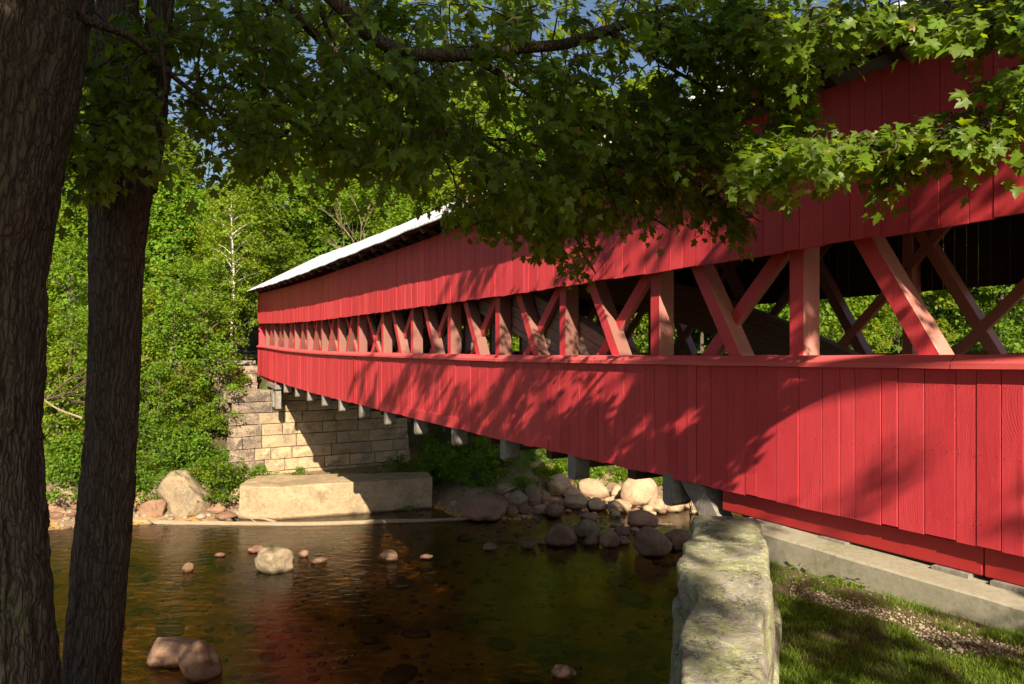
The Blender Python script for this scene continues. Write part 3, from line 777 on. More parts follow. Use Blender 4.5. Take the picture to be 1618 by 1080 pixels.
# near abutment stones under the sill
na = empty('near_abutment', B(5.9, 9.8, -6.5)); iv = -na.location
tag(na, 'near granite abutment below the concrete sill', 'abutment')
def fr_na(u, q, z): return B(5.85 + q, NW - 0.5 + u, z) + iv
z = -7.6
while z < -2.6:
    u = 0
    while u < BW + 0.9:
        e = min(u + random.choice([0.9, 1.2, 1.5]), BW + 1.0); stone_block('stone', fr_na, u, e, z, min(z + 0.6, -2.4), 0.8, M['block_dark'], na); u = e + 0.001
    z += 0.6

# foreground lichen wall: one long slab on two course stones
def slab(pts_l, pts_r, ys, ztop, zbot, name, mat, parent, seed):
    """swept rounded section along y"""
    nu, nv = 240, 110
    yv_ = np.linspace(ys[0], ys[-1], nu)
    l = np.interp(yv_, ys, pts_l); r = np.interp(yv_, ys, pts_r); zt = np.interp(yv_, ys, ztop)
    V = np.zeros((nu, nv, 3))
    for j in range(nv):
        a = 2 * math.pi * j / nv
        ca, sa = math.cos(a), math.sin(a)
        e = 0.15
        cx = np.sign(ca) * abs(ca) ** e; sz = np.sign(sa) * abs(sa) ** e
        m = max(abs(cx), abs(sz))
        V[:, j, 0] = (l + r) / 2 + (r - l) / 2 * cx
        V[:, j, 1] = yv_
        V[:, j, 2] = (zt + zbot) / 2 + (zt - zbot) / 2 * sz
    endf = np.minimum(1, (ys[-1] - yv_) / 0.22); endf = np.sqrt(np.clip(1 - (1 - endf) ** 2, 0.0, 1))
    cxx = ((l + r) / 2)[:, None]; czz = ((zt + zbot) / 2)[:, None]
    V[:, :, 0] = cxx + (V[:, :, 0] - cxx) * (0.72 + 0.28 * endf[:, None]); V[:, :, 2] = czz + (V[:, :, 2] - czz) * (0.82 + 0.18 * endf[:, None])
    fl = V.reshape(-1, 3)
    ctr = np.stack([np.repeat(cxx[:, 0], nv), fl[:, 1], np.repeat(czz[:, 0], nv)], 1)
    nrm = fl - ctr; nrm /= np.linalg.norm(nrm, axis=1)[:, None] + 1e-6
    rid = 1 - np.abs(fbm(fl * np.array([3.0, 1.3, 2.2]), 4, seed))
    sidef = np.clip(np.abs(nrm[:, 0]) * 1.4, 0.10, 1)
    d = (fbm(fl * 1.6, 5, seed + 1) * 0.055 + (rid - 0.75) * 0.075) * sidef + fbm(fl * 1.1, 3, seed + 9) * 0.03 + fbm(fl * 6, 5, seed + 2) * 0.014 + fbm(fl * 22, 4, seed + 5) * 0.006
    notch = np.exp(-(((fl[:, 1] - 4.15) / 0.22) ** 2)) * np.clip((ctr[:, 0] - 0.12 - fl[:, 0]) / 0.12, 0, 1) * 0.10
    fl = fl + nrm * (d)[:, None]; fl[:, 0] += notch
    F = []
    idx = np.arange(nu * nv).reshape(nu, nv)
    F = np.stack([idx[:-1].ravel(), np.roll(idx, -1, 1)[:-1].ravel(), np.roll(idx, -1, 1)[1:].ravel(), idx[1:].ravel()], 1)
    # end caps as fans
    V2 = np.vstack([fl, fl[:nv].mean(0), fl[-nv:].mean(0)])
    caps = []
    for j in range(nv): caps.append((j, nu * nv, (j + 1) % nv, (j + 1) % nv)); 
    o = mesh_py(name, V2, [tuple(f) for f in F.tolist()] + [(nu * nv, (j + 1) % nv, j) for j in range(nv)] + [(nu * nv + 1, (nu - 1) * nv + j, (nu - 1) * nv + (j + 1) % nv) for j in range(nv)], mat, parent, True)
    fixn(o); return o
sw = empty('stone_wall', (0, 0, 0)); tag(sw, 'lichen covered granite wall end in front of the bridge at the lawn edge', 'wall')
ysl = [1.0, 3.1, 3.6, 4.1, 4.6, 5.2, 5.85]
slab([0.08, 0.74, 0.87, 1.02, 1.13, 1.32, 1.51], [0.50, 1.13, 1.31, 1.50, 1.68, 1.91, 2.14], ysl, [-1.50, -1.50, -1.49, -1.50, -1.46, -1.44, -1.38], -2.05, 'top_stone', M['lichen_stone'], sw, 11)
slab([0.0, 0.62, 0.75, 0.92, 1.05, 1.22, 1.42], [0.6, 1.22, 1.40, 1.58, 1.76, 1.98, 2.2], ysl, [-2.0] * 7, -2.9, 'course_stone', M['lichen_stone'], sw, 31)
slab([-0.05, 0.58, 0.72, 0.88, 1.02, 1.2, 1.4], [0.6, 1.22, 1.40, 1.58, 1.76, 1.98, 2.2], ysl, [-2.85] * 7, -4.2, 'course_stone', M['lichen_stone'], sw, 51)

# ------------------------------------------------------------------ boulders
def ico(sub):
    bm = bmesh.new(); bmesh.ops.create_icosphere(bm, subdivisions=sub, radius=1.0)
    V = np.array([v.co for v in bm.verts]); F = np.array([[v.index for v in f.verts] for f in bm.faces]); bm.free(); return V, F
ICO4, ICO3, ICO2 = ico(4), ico(3), ico(2)
def rock_verts(ic, seed, ang=0.5, fine=0.06):
    V = ic[0].copy(); rs = np.random.default_rng(seed)
    # cut with random planes for facets
    for k in range(9):
        n = rs.normal(size=3); n /= np.linalg.norm(n); d = rs.uniform(0.60, 0.93)
        over = V @ n - d; V = V - np.where(over > 0, over, 0)[:, None] * n * ang * 1.6
    V = V * (1 + fbm(ic[0] * 1.3 + seed, 3, seed)[:, None] * 0.22)
    V = V + ic[0] * (fbm(ic[0] * 5 + seed, 3, seed + 4)[:, None] * fine)
    return V
G1 = 'boulders along the far river bank'; G2 = 'rocks standing in the river'
def rock(px, pyb, w, h, label, mat='boulder', name='boulder', group=None, Z=None, ang=0.5, rot=0.0, sub=ICO4, bury=0.25, dep=0.8):
    """px centre, pyb bottom, w,h in photo pixels"""
    if group != G2 and px > 860: mat = {'boulder': 'boulder_brightened', 'boulder_grey': 'boulder_brightened'}.get(mat, mat)  # right part of the bank pile: sunlight painted in by a brighter rock colour
    seed = int(px * 7 + pyb * 13)
    if Z is None:
        p = hit(px, pyb)
        zw = (-WATER) * FPX / (pyb - HY)
        p = p if p.y < zw else P(px, pyb, zw)
    else: p = P(px, pyb, Z)
    sc = p.y / FPX * 1.1
    W_, H_ = w * sc, h * sc
    V = rock_verts(sub, seed, ang)
    V = V / np.array([max(abs(V[:, 0].min()), V[:, 0].max()), 1, max(abs(V[:, 2].min()), V[:, 2].max())])
    full = H_ * (1 + bury)
    c_, s_ = math.cos(rot), math.sin(rot)
    V = V * np.array([W_ / 2, W_ / 2 * dep, full / 2])
    V = np.stack([V[:, 0] * c_ - V[:, 2] * s_, V[:, 1], V[:, 0] * s_ + V[:, 2] * c_], 1)
    cen = Vector((p.x, p.y + W_ / 2 * dep * 0.6, p.z + full / 2 - H_ * bury))
    o = mesh_np(name, V, sub[1], M[mat], None, True, cen)
    return tag(o, label, 'boulder' if w > 40 else 'rock', group)
G1 = 'boulders along the far river bank'; G2 = 'rocks standing in the river'
rock(426, 905, 60, 33, 'tan rounded boulder standing alone in the shallow water before the footing', 'boulder_grey', group=G2, ang=0.4)
rock(262, 1054, 78, 38, 'broad flat brown rock leaning beside a dark wedge rock in the near water', 'boulder', group=G2, rot=0.05)
rock(310, 1076, 52, 52, 'dark reddish wedge shaped rock tilted against the flat brown rock', 'boulder_red', group=G2, rot=0.5)
rock(892, 1074, 38, 19, 'small round pinkish rock alone in the dark near water', 'boulder', name='rock', group=G2)
rock(887, 863, 48, 30, 'dark red boulder at the left of the row of rocks in the river', 'boulder_red', group=G2)
rock(930, 850, 40, 27, 'grey brown boulder touching the right side of the dark red boulder', 'boulder_grey', group=G2)
rock(936, 862, 25, 14, 'small dark rock below the grey brown boulder in the river', 'boulder_red', name='rock', group=G2)
rock(963, 865, 30, 23, 'round orange brown rock between the small dark rock and the biggest boulder', 'boulder', name='rock', group=G2)
rock(982, 850, 27, 14, 'low dark slab rock behind the round orange brown rock', 'boulder_red', name='rock', group=G2)
rock(985, 861, 22, 12, 'small flat orange rock right of the round orange brown rock', 'boulder', name='rock', group=G2)
rock(1034, 880, 59, 40, 'big brown dome boulder nearest the stone wall in the river', 'boulder', group=G2, ang=0.35)
rock(1070, 870, 46, 30, 'orange boulder half hidden behind the stone wall and the brown dome', 'boulder', group=G2)
rock(1016, 835, 48, 25, 'flat pink boulder on the gravel bar under the bridge', 'boulder', group=G2)
rock(932, 825, 28, 13, 'low pink rock at the left end of the gravel bar', 'boulder', name='rock', group=G2)
rock(834, 868, 24, 14, 'small dark rock in the water left of the dark red boulder', 'boulder_red', name='rock', group=G2)
rock(858, 862, 17, 9, 'tiny dark rock between two dark red rocks', 'boulder_red', name='rock', group=G2)
rock(774, 871, 22, 12, 'small dark red rock alone in mid river', 'boulder_red', name='rock', group=G2)
rock(613, 888, 27, 16, 'small pinkish rock alone in the river right of the tan boulder', 'boulder', name='rock', group=G2)
rock(673, 884, 20, 6, 'very low pink rock just breaking the water', 'boulder_red', name='rock', group=G2)
rock(403, 873, 26, 8, 'low pink rock behind the tan boulder', 'boulder', name='rock', group=G2)
rock(345, 880, 18, 5, 'very low dark rock left of the tan boulder', 'boulder_red', name='rock', group=G2)
rock(295, 904, 17, 14, 'small reddish rock in the brown shallows left of the tan boulder', 'boulder_red', name='rock', group=G2)
rock(479, 880, 16, 9, 'small pink rock right behind the tan boulder', 'boulder', name='rock', group=G2)
rock(503, 890, 26, 6, 'low broken pink rock right of the tan boulder', 'boulder', name='rock', group=G2)
# far bank
rock(281, 815, 74, 64, 'large pale slanting boulder on the bank left of the concrete footing', 'boulder_grey', group=G1, ang=0.7, rot=0.15)
rock(238, 792, 40, 34, 'tan boulder stacked behind the large pale slanting boulder', 'boulder_grey', group=G1, ang=0.6)
rock(238, 818, 38, 25, 'orange block shaped rock below the large pale slanting boulder', 'boulder', name='rock', group=G1, ang=0.7)
rock(222, 806, 30, 26, 'brownish rock beside the second tree trunk on the bank', 'boulder', name='rock', group=G1)
rock(372, 797, 28, 22, 'rounded tan rock against the left end of the footing', 'boulder_grey', name='rock', group=G1)
rock(340, 812, 30, 14, 'low brown rock at the shore before the shrubs', 'boulder', name='rock', group=G1)
rock(308, 806, 24, 14, 'small pale rock under the large slanting boulder', 'boulder_grey', name='rock', group=G1)
rock(352, 822, 34, 12, 'flat reddish rock at the shore left of the footing', 'boulder_red', name='rock', group=G1)
rock(100, 800, 44, 36, 'shaded boulder between the two dark tree trunks', 'boulder_grey', group=G1)
rock(96, 770, 34, 20, 'mossy boulder higher up between the two dark tree trunks', 'boulder_grey', name='rock', group=G1)
rock(766, 823, 72, 32, 'long low brown boulder at the waterline right of the footing', 'boulder', group=G1, ang=0.3)
rock(797, 783, 32, 18, 'rounded grey rock behind the long low brown boulder', 'boulder_grey', name='rock', group=G1)
rock(818, 797, 32, 18, 'grey rock right of the rounded grey one above the brown boulder', 'boulder_grey', name='rock', group=G1)
rock(841, 797, 28, 30, 'tall grey boulder at the left of the rock pile', 'boulder_grey', name='rock', group=G1)
rock(808, 818, 22, 17, 'dark rock touching the long low brown boulder', 'boulder_red', name='rock', group=G1)
rock(828, 812, 24, 14, 'dark reddish rock in the shaded part of the rock pile', 'boulder_red', name='rock', group=G1)
rock(856, 814, 28, 14, 'brown rock near the water in the rock pile', 'boulder', name='rock', group=G1)
rock(876, 818, 26, 20, 'dark grey rock by the water at the middle of the pile', 'boulder_red', name='rock', group=G1)
rock(858, 796, 24, 18, 'reddish rock between grey and sunlit boulders', 'boulder', name='rock', group=G1)
rock(888, 784, 44, 30, 'large rounded sunlit boulder at the top left of the pile', 'boulder', group=G1)
rock(905, 790, 34, 22, 'sunlit orange boulder in front of the large rounded one', 'boulder', name='rock', group=G1)
rock(909, 804, 38, 19, 'pink boulder at the waterline in the sunlit pile', 'boulder', name='rock', group=G1)
rock(938, 786, 46, 25, 'pale sunlit boulder in the middle of the pile', 'boulder_grey', group=G1)
rock(943, 806, 34, 17, 'flat pink boulder at the waterline below the pale one', 'boulder', name='rock', group=G1)
rock(943, 762, 16, 9, 'small pale rock on top of the sunlit pile', 'boulder_grey', name='rock', group=G1)
rock(981, 810, 38, 18, 'wide pink boulder by the water before the biggest pale boulder', 'boulder', name='rock', group=G1)
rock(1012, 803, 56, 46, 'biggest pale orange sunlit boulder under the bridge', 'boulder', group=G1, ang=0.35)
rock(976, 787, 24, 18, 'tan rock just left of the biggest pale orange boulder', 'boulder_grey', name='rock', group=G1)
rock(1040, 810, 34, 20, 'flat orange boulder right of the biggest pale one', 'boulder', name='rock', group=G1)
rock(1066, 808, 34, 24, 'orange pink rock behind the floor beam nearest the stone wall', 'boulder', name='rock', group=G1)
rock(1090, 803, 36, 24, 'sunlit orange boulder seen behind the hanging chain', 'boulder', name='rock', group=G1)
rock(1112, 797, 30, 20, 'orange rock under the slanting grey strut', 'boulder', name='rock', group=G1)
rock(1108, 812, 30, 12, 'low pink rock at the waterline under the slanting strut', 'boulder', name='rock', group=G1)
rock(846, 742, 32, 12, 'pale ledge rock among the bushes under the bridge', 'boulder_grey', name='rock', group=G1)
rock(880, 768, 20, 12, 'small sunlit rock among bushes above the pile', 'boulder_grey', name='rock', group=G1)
# filler rocks of the pile
fl_lab = 'small river rock wedged among the boulders of the pile under the bridge'
for i in range(70):
    px = random.uniform(790, 1130); py = random.uniform(792, 818) - (abs(px - 960) * 0.01)
    s_ = random.uniform(8, 19)
    rock(px, py, s_, s_ * 0.62, fl_lab, random.choice(['boulder', 'boulder', 'boulder_grey', 'boulder_red']), name='rock', group='small rocks of the river bank pile', sub=ICO2)
for i in range(26):
    px = random.choice([random.uniform(215, 380), random.uniform(80, 120)]); py = random.uniform(800, 824)
    s_ = random.uniform(9, 20)
    rock(px, py, s_, s_ * 0.55, 'small rock on the muddy shore left of the concrete footing', random.choice(['boulder', 'boulder_grey', 'boulder_red']), name='rock', group='small shore rocks beside the footing', sub=ICO2)
# pebbles and cobbles: uncountable
def scatter_rocks(name, pts, sizes, mat, flat=0.6, ic=None):
    ic = ic or (ICO2 if False else ico(1)); base = [rock_verts(ic, 900 + k, 0.4) for k in range(6)]
    V = []; F = []; n0 = 0
    for i, (p, s_) in enumerate(zip(pts, sizes)):
        b = base[i % 6] * np.array([s_, s_ * random.uniform(.7, 1), s_ * flat]); a = random.uniform(0, 6.28)
        c_, q = math.cos(a), math.sin(a)
        b = np.stack([b[:, 0] * c_ - b[:, 1] * q, b[:, 0] * q + b[:, 1] * c_, b[:, 2]], 1) + p
        V.append(b); F.append(ic[1] + n0); n0 += len(b)
    return tag(mesh_np(name, np.vstack(V), np.vstack(F), mat, None, True), kind='stuff')
px_ = rng.uniform(-19, 11, 9000); py_ = rng.uniform(18, 33, 9000)
tt = py_ - np.interp(px_, SHX, SHY)
h_ = ter(px_, py_)
keep = ((np.abs(tt - 0.3) < 0.9) | (np.exp(-(((px_ - 4.6) / 3.0) ** 2 + ((py_ - 28.3) / 1.8) ** 2)) > 0.5) | (rng.random(9000) < 0.12)) & (h_ < WATER + 1.2)
pts = np.stack([px_, py_, h_], 1)[keep]
scatter_rocks('pebbles', pts, rng.lognormal(math.log(0.065), 0.5, len(pts)), M['pebble'])
# submerged stones on the bed
px_ = rng.uniform(-16, 6, 500); py_ = rng.uniform(13, 28, 500)
pts = np.stack([px_, py_, ter(px_, py_)], 1)
scatter_rocks('riverbed_stones', pts, rng.lognormal(math.log(0.13), 0.55, len(pts)), M['boulder_brightened'], 0.4, ICO2)

# driftwood log lying on the shore and twigs
def log_pts(l): return [tuple(P(px, py, Z)) for px, py, Z in l]
lp = spline(log_pts([(205, 824, 28.6), (280, 829, 28.3), (360, 829, 28.2), (440, 829, 28.1), (520, 828, 28.1), (600, 824, 28.3), (680, 822, 28.5), (742, 818, 28.8)]), 7)
lp[:, 2] = np.maximum(lp[:, 2], WATER - 0.02)
lp[:, 2] += fbm(lp * 0.9, 2, 3) * 0.04
mb = MB(); mb.tube(lp, list(np.linspace(0.17, 0.07, len(lp)) + fbm(lp * 1.4, 2, 5) * 0.02), 10)
tag(mb.build('driftwood_log', M['driftwood'], None, True), 'long bleached driftwood log lying along the far waterline', 'log')
mb = MB(); lp = spline(log_pts([(375, 812, 28.6), (392, 818, 28.3), (415, 819, 28.2), (437, 825, 28.1)]), 5); mb.tube(lp, list(np.linspace(0.03, 0.06, len(lp))), 7)
lp = spline(log_pts([(395, 818, 28.3), (400, 822, 28.2), (412, 828, 28.1)]), 4); mb.tube(lp, list(np.linspace(0.02, 0.03, len(lp))), 6)
tag(mb.build('driftwood_branch', M['driftwood'], None, True), 'short forked bleached branch in front of the footing left corner', 'branch')
mb = MB(); lp = spline([P(284, 1040, 15.6), P(292, 1026, 15.7), P(299, 1018, 15.8)], 4); mb.tube(lp, list(np.linspace(0.012, 0.008, len(lp))), 6)
tag(mb.build('stick', M['driftwood'], None, True), 'thin pale stick propped between the two near rocks', 'stick')
mb = MB(); lp = spline([P(58, 622, 20), P(90, 645, 20), P(130, 660, 20.2)], 4); mb.tube(lp, list(np.linspace(0.02, 0.035, len(lp))), 6)
tag(mb.build('dead_branch', M['driftwood'], None, True), 'bare pale branch sticking out between the two dark trunks', 'branch')

# ------------------------------------------------------------------ leaves
def tmpl(pts, mid, fold=0.12, droop=0.18):
    V = [mid] + pts; V = [(x, y, fold * abs(x) - droop * y * y) for x, y in V]
    n = len(pts); F = [(0, 1 + i, 1 + (i + 1) % n) for i in range(n)]
    return np.array(V, float), np.array(F)
half = [(0.20, -0.06), (0.40, 0.04), (0.28, 0.20), (0.40, 0.30), (0.60, 0.56), (0.25, 0.50), (0.24, 0.70)]
MAPLE = tmpl([(0, 0)] + half + [(0, 1.02)] + [(-x, y) for x, y in reversed(half)], (0, 0.33))
half2 = [(0.42, 0.10), (0.55, 0.55), (0.2, 0.55)]
MAPLE_S = tmpl([(0, 0)] + half2 + [(0, 1.0)] + [(-x, y) for x, y in reversed(half2)], (0, 0.33))
QUAD = (np.array([(0, 0, 0), (0.42, 0.45, 0.06), (0, 1.0, -0.12), (-0.42, 0.5, 0.06)]), np.array([(0, 1, 2), (0, 2, 3)]))
def norm(a): return a / (np.linalg.norm(a, axis=-1, keepdims=True) + 1e-9)
def leaf_frames(axis_, up):
    y = norm(axis_); x = norm(np.cross(y, up)); z = np.cross(x, y)
    return x, y, z
def leaves_mesh(T, pos, axis_, up, size):
    x, y, z = leaf_frames(axis_, up); V, F = T
    cz = rng.uniform(-0.6, 2.6, (len(pos), 1, 1))
    out = pos[:, None] + size[:, None, None] * (V[None, :, 0:1] * x[:, None] + V[None, :, 1:2] * y[:, None] + cz * V[None, :, 2:3] * z[:, None])
    n, k = len(pos), len(V)
    return out.reshape(-1, 3), (F[None] + (np.arange(n) * k)[:, None, None]).reshape(-1, 3)

# ---- maple sprays of the near trees
def in_poly(x, y, poly):
    c = np.zeros(len(x), bool); n = len(poly)
    for i in range(n):
        x0, y0 = poly[i]; x1, y1 = poly[(i + 1) % n]
        cnd = ((y0 > y) != (y1 > y)) & (x < (x1 - x0) * (y - y0) / (y1 - y0 + 1e-9) + x0); c ^= cnd
    return c
def sample_poly(poly, n):
    a = np.array(poly, float); lo, hi = a.min(0), a.max(0); out = np.zeros((0, 2))
    while len(out) < n:
        q = rng.uniform(lo, hi, (n * 3, 2)); out = np.vstack([out, q[in_poly(q[:, 0], q[:, 1], poly)]])
    return out[:n]
def sprays(C, D, length, m, lsize):
    """C centres(start), D directions, arrays; returns leaf arrays + twig polylines"""
    K = len(C)
    t_ = np.linspace(0.12, 1.0, m)
    D = norm(D); side = norm(np.cross(D, np.array([0, 0, 1.0]) + rng.normal(0, 0.25, (K, 3))))
    base = C[:, None] + D[:, None] * (t_[None, :, None] * length[:, None, None])
    base[:, :, 2] -= (t_[None] ** 2) * length[:, None] * 0.30
    sgn = np.where(np.arange(m) % 2 == 0, 1, -1)[None, :, None]
    pet = side[:, None] * sgn * rng.uniform(0.15, 0.9, (K, m, 1)) + D[:, None] * rng.uniform(0.3, 1.0, (K, m, 1)) + np.array([0, 0, -1.0]) * rng.uniform(0.05, 0.9, (K, m, 1)) + rng.normal(0, 0.25, (K, m, 3))
    pet = norm(pet)
    pos = base + pet * rng.uniform(0.02, 0.10, (K, m, 1)) + rng.normal(0, 0.035, (K, m, 3))
    up = np.array([0, 0, 1.0]) + rng.normal(0, 0.42, (K, m, 3)) + np.array([0.05, -0.65, 0])
    size = lsize * rng.uniform(0.5, 1.15, (K, m))
    tw = np.stack([C, C + D * (length * 0.5)[:, None] - np.array([0, 0, 1.0]) * (length * 0.075)[:, None], C + D * length[:, None] - np.array([0, 0, 1.0]) * (length * 0.30)[:, None]], 1)
    return pos.reshape(-1, 3), pet.reshape(-1, 3), up.reshape(-1, 3), size.ravel(), tw
def wallZ(px): return FPX * 5.75 / (math.cos(TH) * (px - 195)) if px > 250 else 99

# ---- trunks
def trunk(name, rows, Zs, mat, parent, nseg=220, nv=110, amp=0.03, seed=1):
    """rows: (py, left px, right px)"""
    rows = sorted(rows, key=lambda r_: -r_[0]); Z = Zs
    ys = np.array([r_[0] for r_ in rows], float); l = np.array([r_[1] for r_ in rows], float); r_ = np.array([r_[2] for r_ in rows], float)
    q = np.linspace(ys[0], ys[-1], nseg)
    l = np.interp(-q, -ys, l); r_ = np.interp(-q, -ys, r_)
    k = np.ones(9) / 9
    def sm(a): return np.convolve(np.pad(a, 4, mode='edge'), k, 'valid')
    l, r_ = sm(l), sm(r_)
    cx = (l + r_) / 2; rad = (r_ - l) / 2 / FPX * Z * np.cos(np.arctan((cx - CX) / FPX))
    C = np.stack([(cx - CX) / FPX * Z, np.full(nseg, Z), -(q - HY) / FPX * Z], 1)
    a = np.linspace(0, 2 * math.pi, nv, endpoint=False)
    dirs = np.stack([np.cos(a), np.sin(a), 0 * a], 1)
    V = C[:, None] + dirs[None] * rad[:, None, None]
    p = np.stack([np.broadcast_to(dirs[None, :, 0], (nseg, nv)) * rad[:, None], np.broadcast_to(dirs[None, :, 1], (nseg, nv)) * rad[:, None], np.broadcast_to(C[:, None, 2], (nseg, nv))], -1)
    w = p + 0.035 * np.stack([vnoise(p * 5, seed), vnoise(p * 5, seed + 1), vnoise(p * 5, seed + 2) * 3], -1)
    rid = 1 - np.abs(vnoise(w * np.array([22, 22, 2.6]), seed)) * 1.3
    rid2 = 1 - np.abs(vnoise(w * np.array([50, 50, 9]), seed + 3)) * 1.3
    lump = fbm(p * np.array([2.2, 2.2, 1.0]), 3, seed + 5)
    d = (smooth(0.2, 0.9, rid) - 0.6) * amp + (rid2 - 0.5) * amp * 0.4 + lump * amp * 0.9 + fbm(p * 24, 3, seed + 8) * amp * 0.3
    V = V + dirs[None] * d[..., None]
    idx = np.arange(nseg * nv).reshape(nseg, nv)
    F = np.stack([idx[:-1].ravel(), np.roll(idx, -1, 1)[:-1].ravel(), np.roll(idx, -1, 1)[1:].ravel(), idx[1:].ravel()], 1)
    return mesh_np(name, V.reshape(-1, 3), F, mat, parent, True), C
def tree_root(name, px, Z, label):
    x = (px - CX) / FPX * Z
    o = empty(name, (x, Z, terz(x, Z))); return tag(o, label, 'tree')
def reparent(o, r):
    o.parent = r; o.matrix_parent_inverse = Matrix.Translation(-r.location)
tA = tree_root('maple_tree', -15, 4.0, 'huge dark rough barked tree trunk cut off by the left edge of the photo')
o, cA = trunk('trunk', [(1500, -160, 128), (1250, -150, 108), (1080, -145, 92), (900, -150, 82), (820, -150, 76), (700, -150, 68), (600, -150, 72), (430, -158, 76), (360, -150, 88), (210, -130, 112), (120, -120, 134), (0, -110, 150), (-250, -70, 190), (-700, 0, 240), (-1500, 120, 300), (-2200, 200, 330)], 4.0, M['bark'], None, 420, 150, 0.028, 3); reparent(o, tA)
tB = tree_root('maple_tree', 150, 5.2, 'second dark maple trunk with green lichen that forks above into limbs over the river')
o, cB = trunk('trunk', [(1450, 60, 240), (1250, 80, 205), (1080, 96, 192), (950, 108, 198), (850, 116, 208), (780, 124, 214), (700, 130, 217), (560, 140, 222), (430, 140, 226), (330, 140, 236), (250, 142, 248), (180, 144, 256), (120, 146, 232), (60, 150, 222), (0, 154, 218), (-200, 165, 215), (-500, 200, 240), (-900, 250, 285), (-1500, 330, 350)], 5.2, M['bark'], None, 380, 120, 0.022, 17); reparent(o, tB)
o, _ = trunk('limb', [(300, 168, 246), (220, 190, 262), (150, 212, 268), (80, 226, 272), (0, 234, 276), (-150, 246, 292), (-400, 270, 320), (-800, 330, 372), (-1400, 420, 440)], 5.35, M['bark'], None, 160, 80, 0.016, 23); reparent(o, tB)
tC = empty('maple_tree', (6.4, -2.6, terz(6.4, -2.6))); tag(tC, 'broad maple whose sunlit branches reach in from the right before the dark upper wall', 'tree')
mb = MB(); mb.tube(spline([(6.4, -2.6, -3), (6.3, -2.6, 0), (6.1, -2.5, 3), (6.0, -2.3, 6), (5.6, -2.6, 10)], 5), list(np.linspace(0.5, 0.2, 21)), 24)
o = mb.build('trunk', M['bark'], None, True); reparent(o, tC)
LIMBS = [
 (tB, [(255, -120, 5.35), (330, -110, 5.3), (430, -5, 5.4), (470, 35, 5.5), (525, 75, 5.8), (640, 150, 6.3), (760, 215, 7.0), (860, 300, 7.6), (940, 432, 7.9)], 0.062, 0.008),
 (tB, [(270, -180, 5.3), (460, -60, 5.1), (600, 60, 5.2), (735, 88, 5.3), (870, 70, 5.4), (960, 45, 5.45), (1060, 12, 5.5), (1230, -60, 5.6)], 0.06, 0.03),
 (tB, [(430, -5, 5.4), (480, -10, 5.5), (515, 35, 5.7), (560, 120, 6.0)], 0.03, 0.012),
 (tB, [(560, 120, 6.0), (470, 200, 6.4), (400, 235, 6.7), (350, 262, 7.0)], 0.022, 0.006),
 (tB, [(735, 88, 5.3), (880, 175, 5.7), (1010, 230, 6.0), (1120, 300, 6.1), (1205, 350, 6.1)], 0.03, 0.006),
 (tB, [(960, 45, 5.45), (1040, 90, 5.6), (1120, 140, 5.6), (1180, 160, 5.6), (1270, 150, 5.3)], 0.02, 0.006),
 (tB, [(640, 150, 6.3), (700, 240, 7.2), (720, 300, 8.0)], 0.02, 0.006),
 (tB, [(760, 215, 7.0), (880, 240, 7.3), (980, 300, 7.0), (1060, 360, 6.9)], 0.02, 0.006),
 (tA, [(120, 20, 4.0), (200, 60, 4.4), (270, 120, 4.7), (330, 170, 5.0), (400, 200, 5.2)], 0.03, 0.007),
 (tA, [(250, 70, 4.6), (255, 150, 4.6), (230, 230, 4.6), (200, 270, 4.7)], 0.014, 0.005),
 (tC, [(2300, -300, 3.2), (1900, 60, 4.0), (1720, 165, 4.4), (1618, 196, 4.55), (1500, 205, 4.7), (1400, 228, 4.85), (1290, 232, 5.0), (1190, 272, 5.1), (1150, 300, 5.1)], 0.05, 0.006),
 (tC, [(2300, -400, 3.2), (1900, -80, 4.0), (1740, 20, 4.4), (1618, 36, 4.55), (1450, 38, 4.8), (1340, 45, 4.9), (1260, 58, 5.0), (1190, 85, 5.1)], 0.05, 0.008),
 (tC, [(1500, 205, 4.7), (1440, 250, 4.7), (1425, 295, 4.7)], 0.012, 0.005),
 (tC, [(1740, 20, 4.4), (1660, 80, 4.4), (1600, 120, 4.45), (1560, 150, 4.5)], 0.014, 0.005),
 (tB, [(1230, -60, 5.6), (1400, -160, 5.4), (1600, -300, 5.0)], 0.03, 0.02),
]
limb_pts = []
for (root, l, r0, r1) in LIMBS:
    pts = spline([P(*q) for q in l], 7)
    pts = pts + np.stack([fbm(pts * 2.2, 2, 5), fbm(pts * 2.2 + 9, 2, 6), fbm(pts * 2.2 + 4, 2, 7)], 1) * 0.045
    mb = MB(); mb.tube(pts, list(np.linspace(r0, r1, len(pts))), 9)
    o = mb.build('limb', M['bark'] if r0 > 0.025 else M['twig'], None, True); reparent(o, root)
    for q, rr in zip(pts, np.linspace(r0, r1, len(pts))): limb_pts.append((q, root, rr))
LP = np.array([q for q, _, _ in limb_pts])
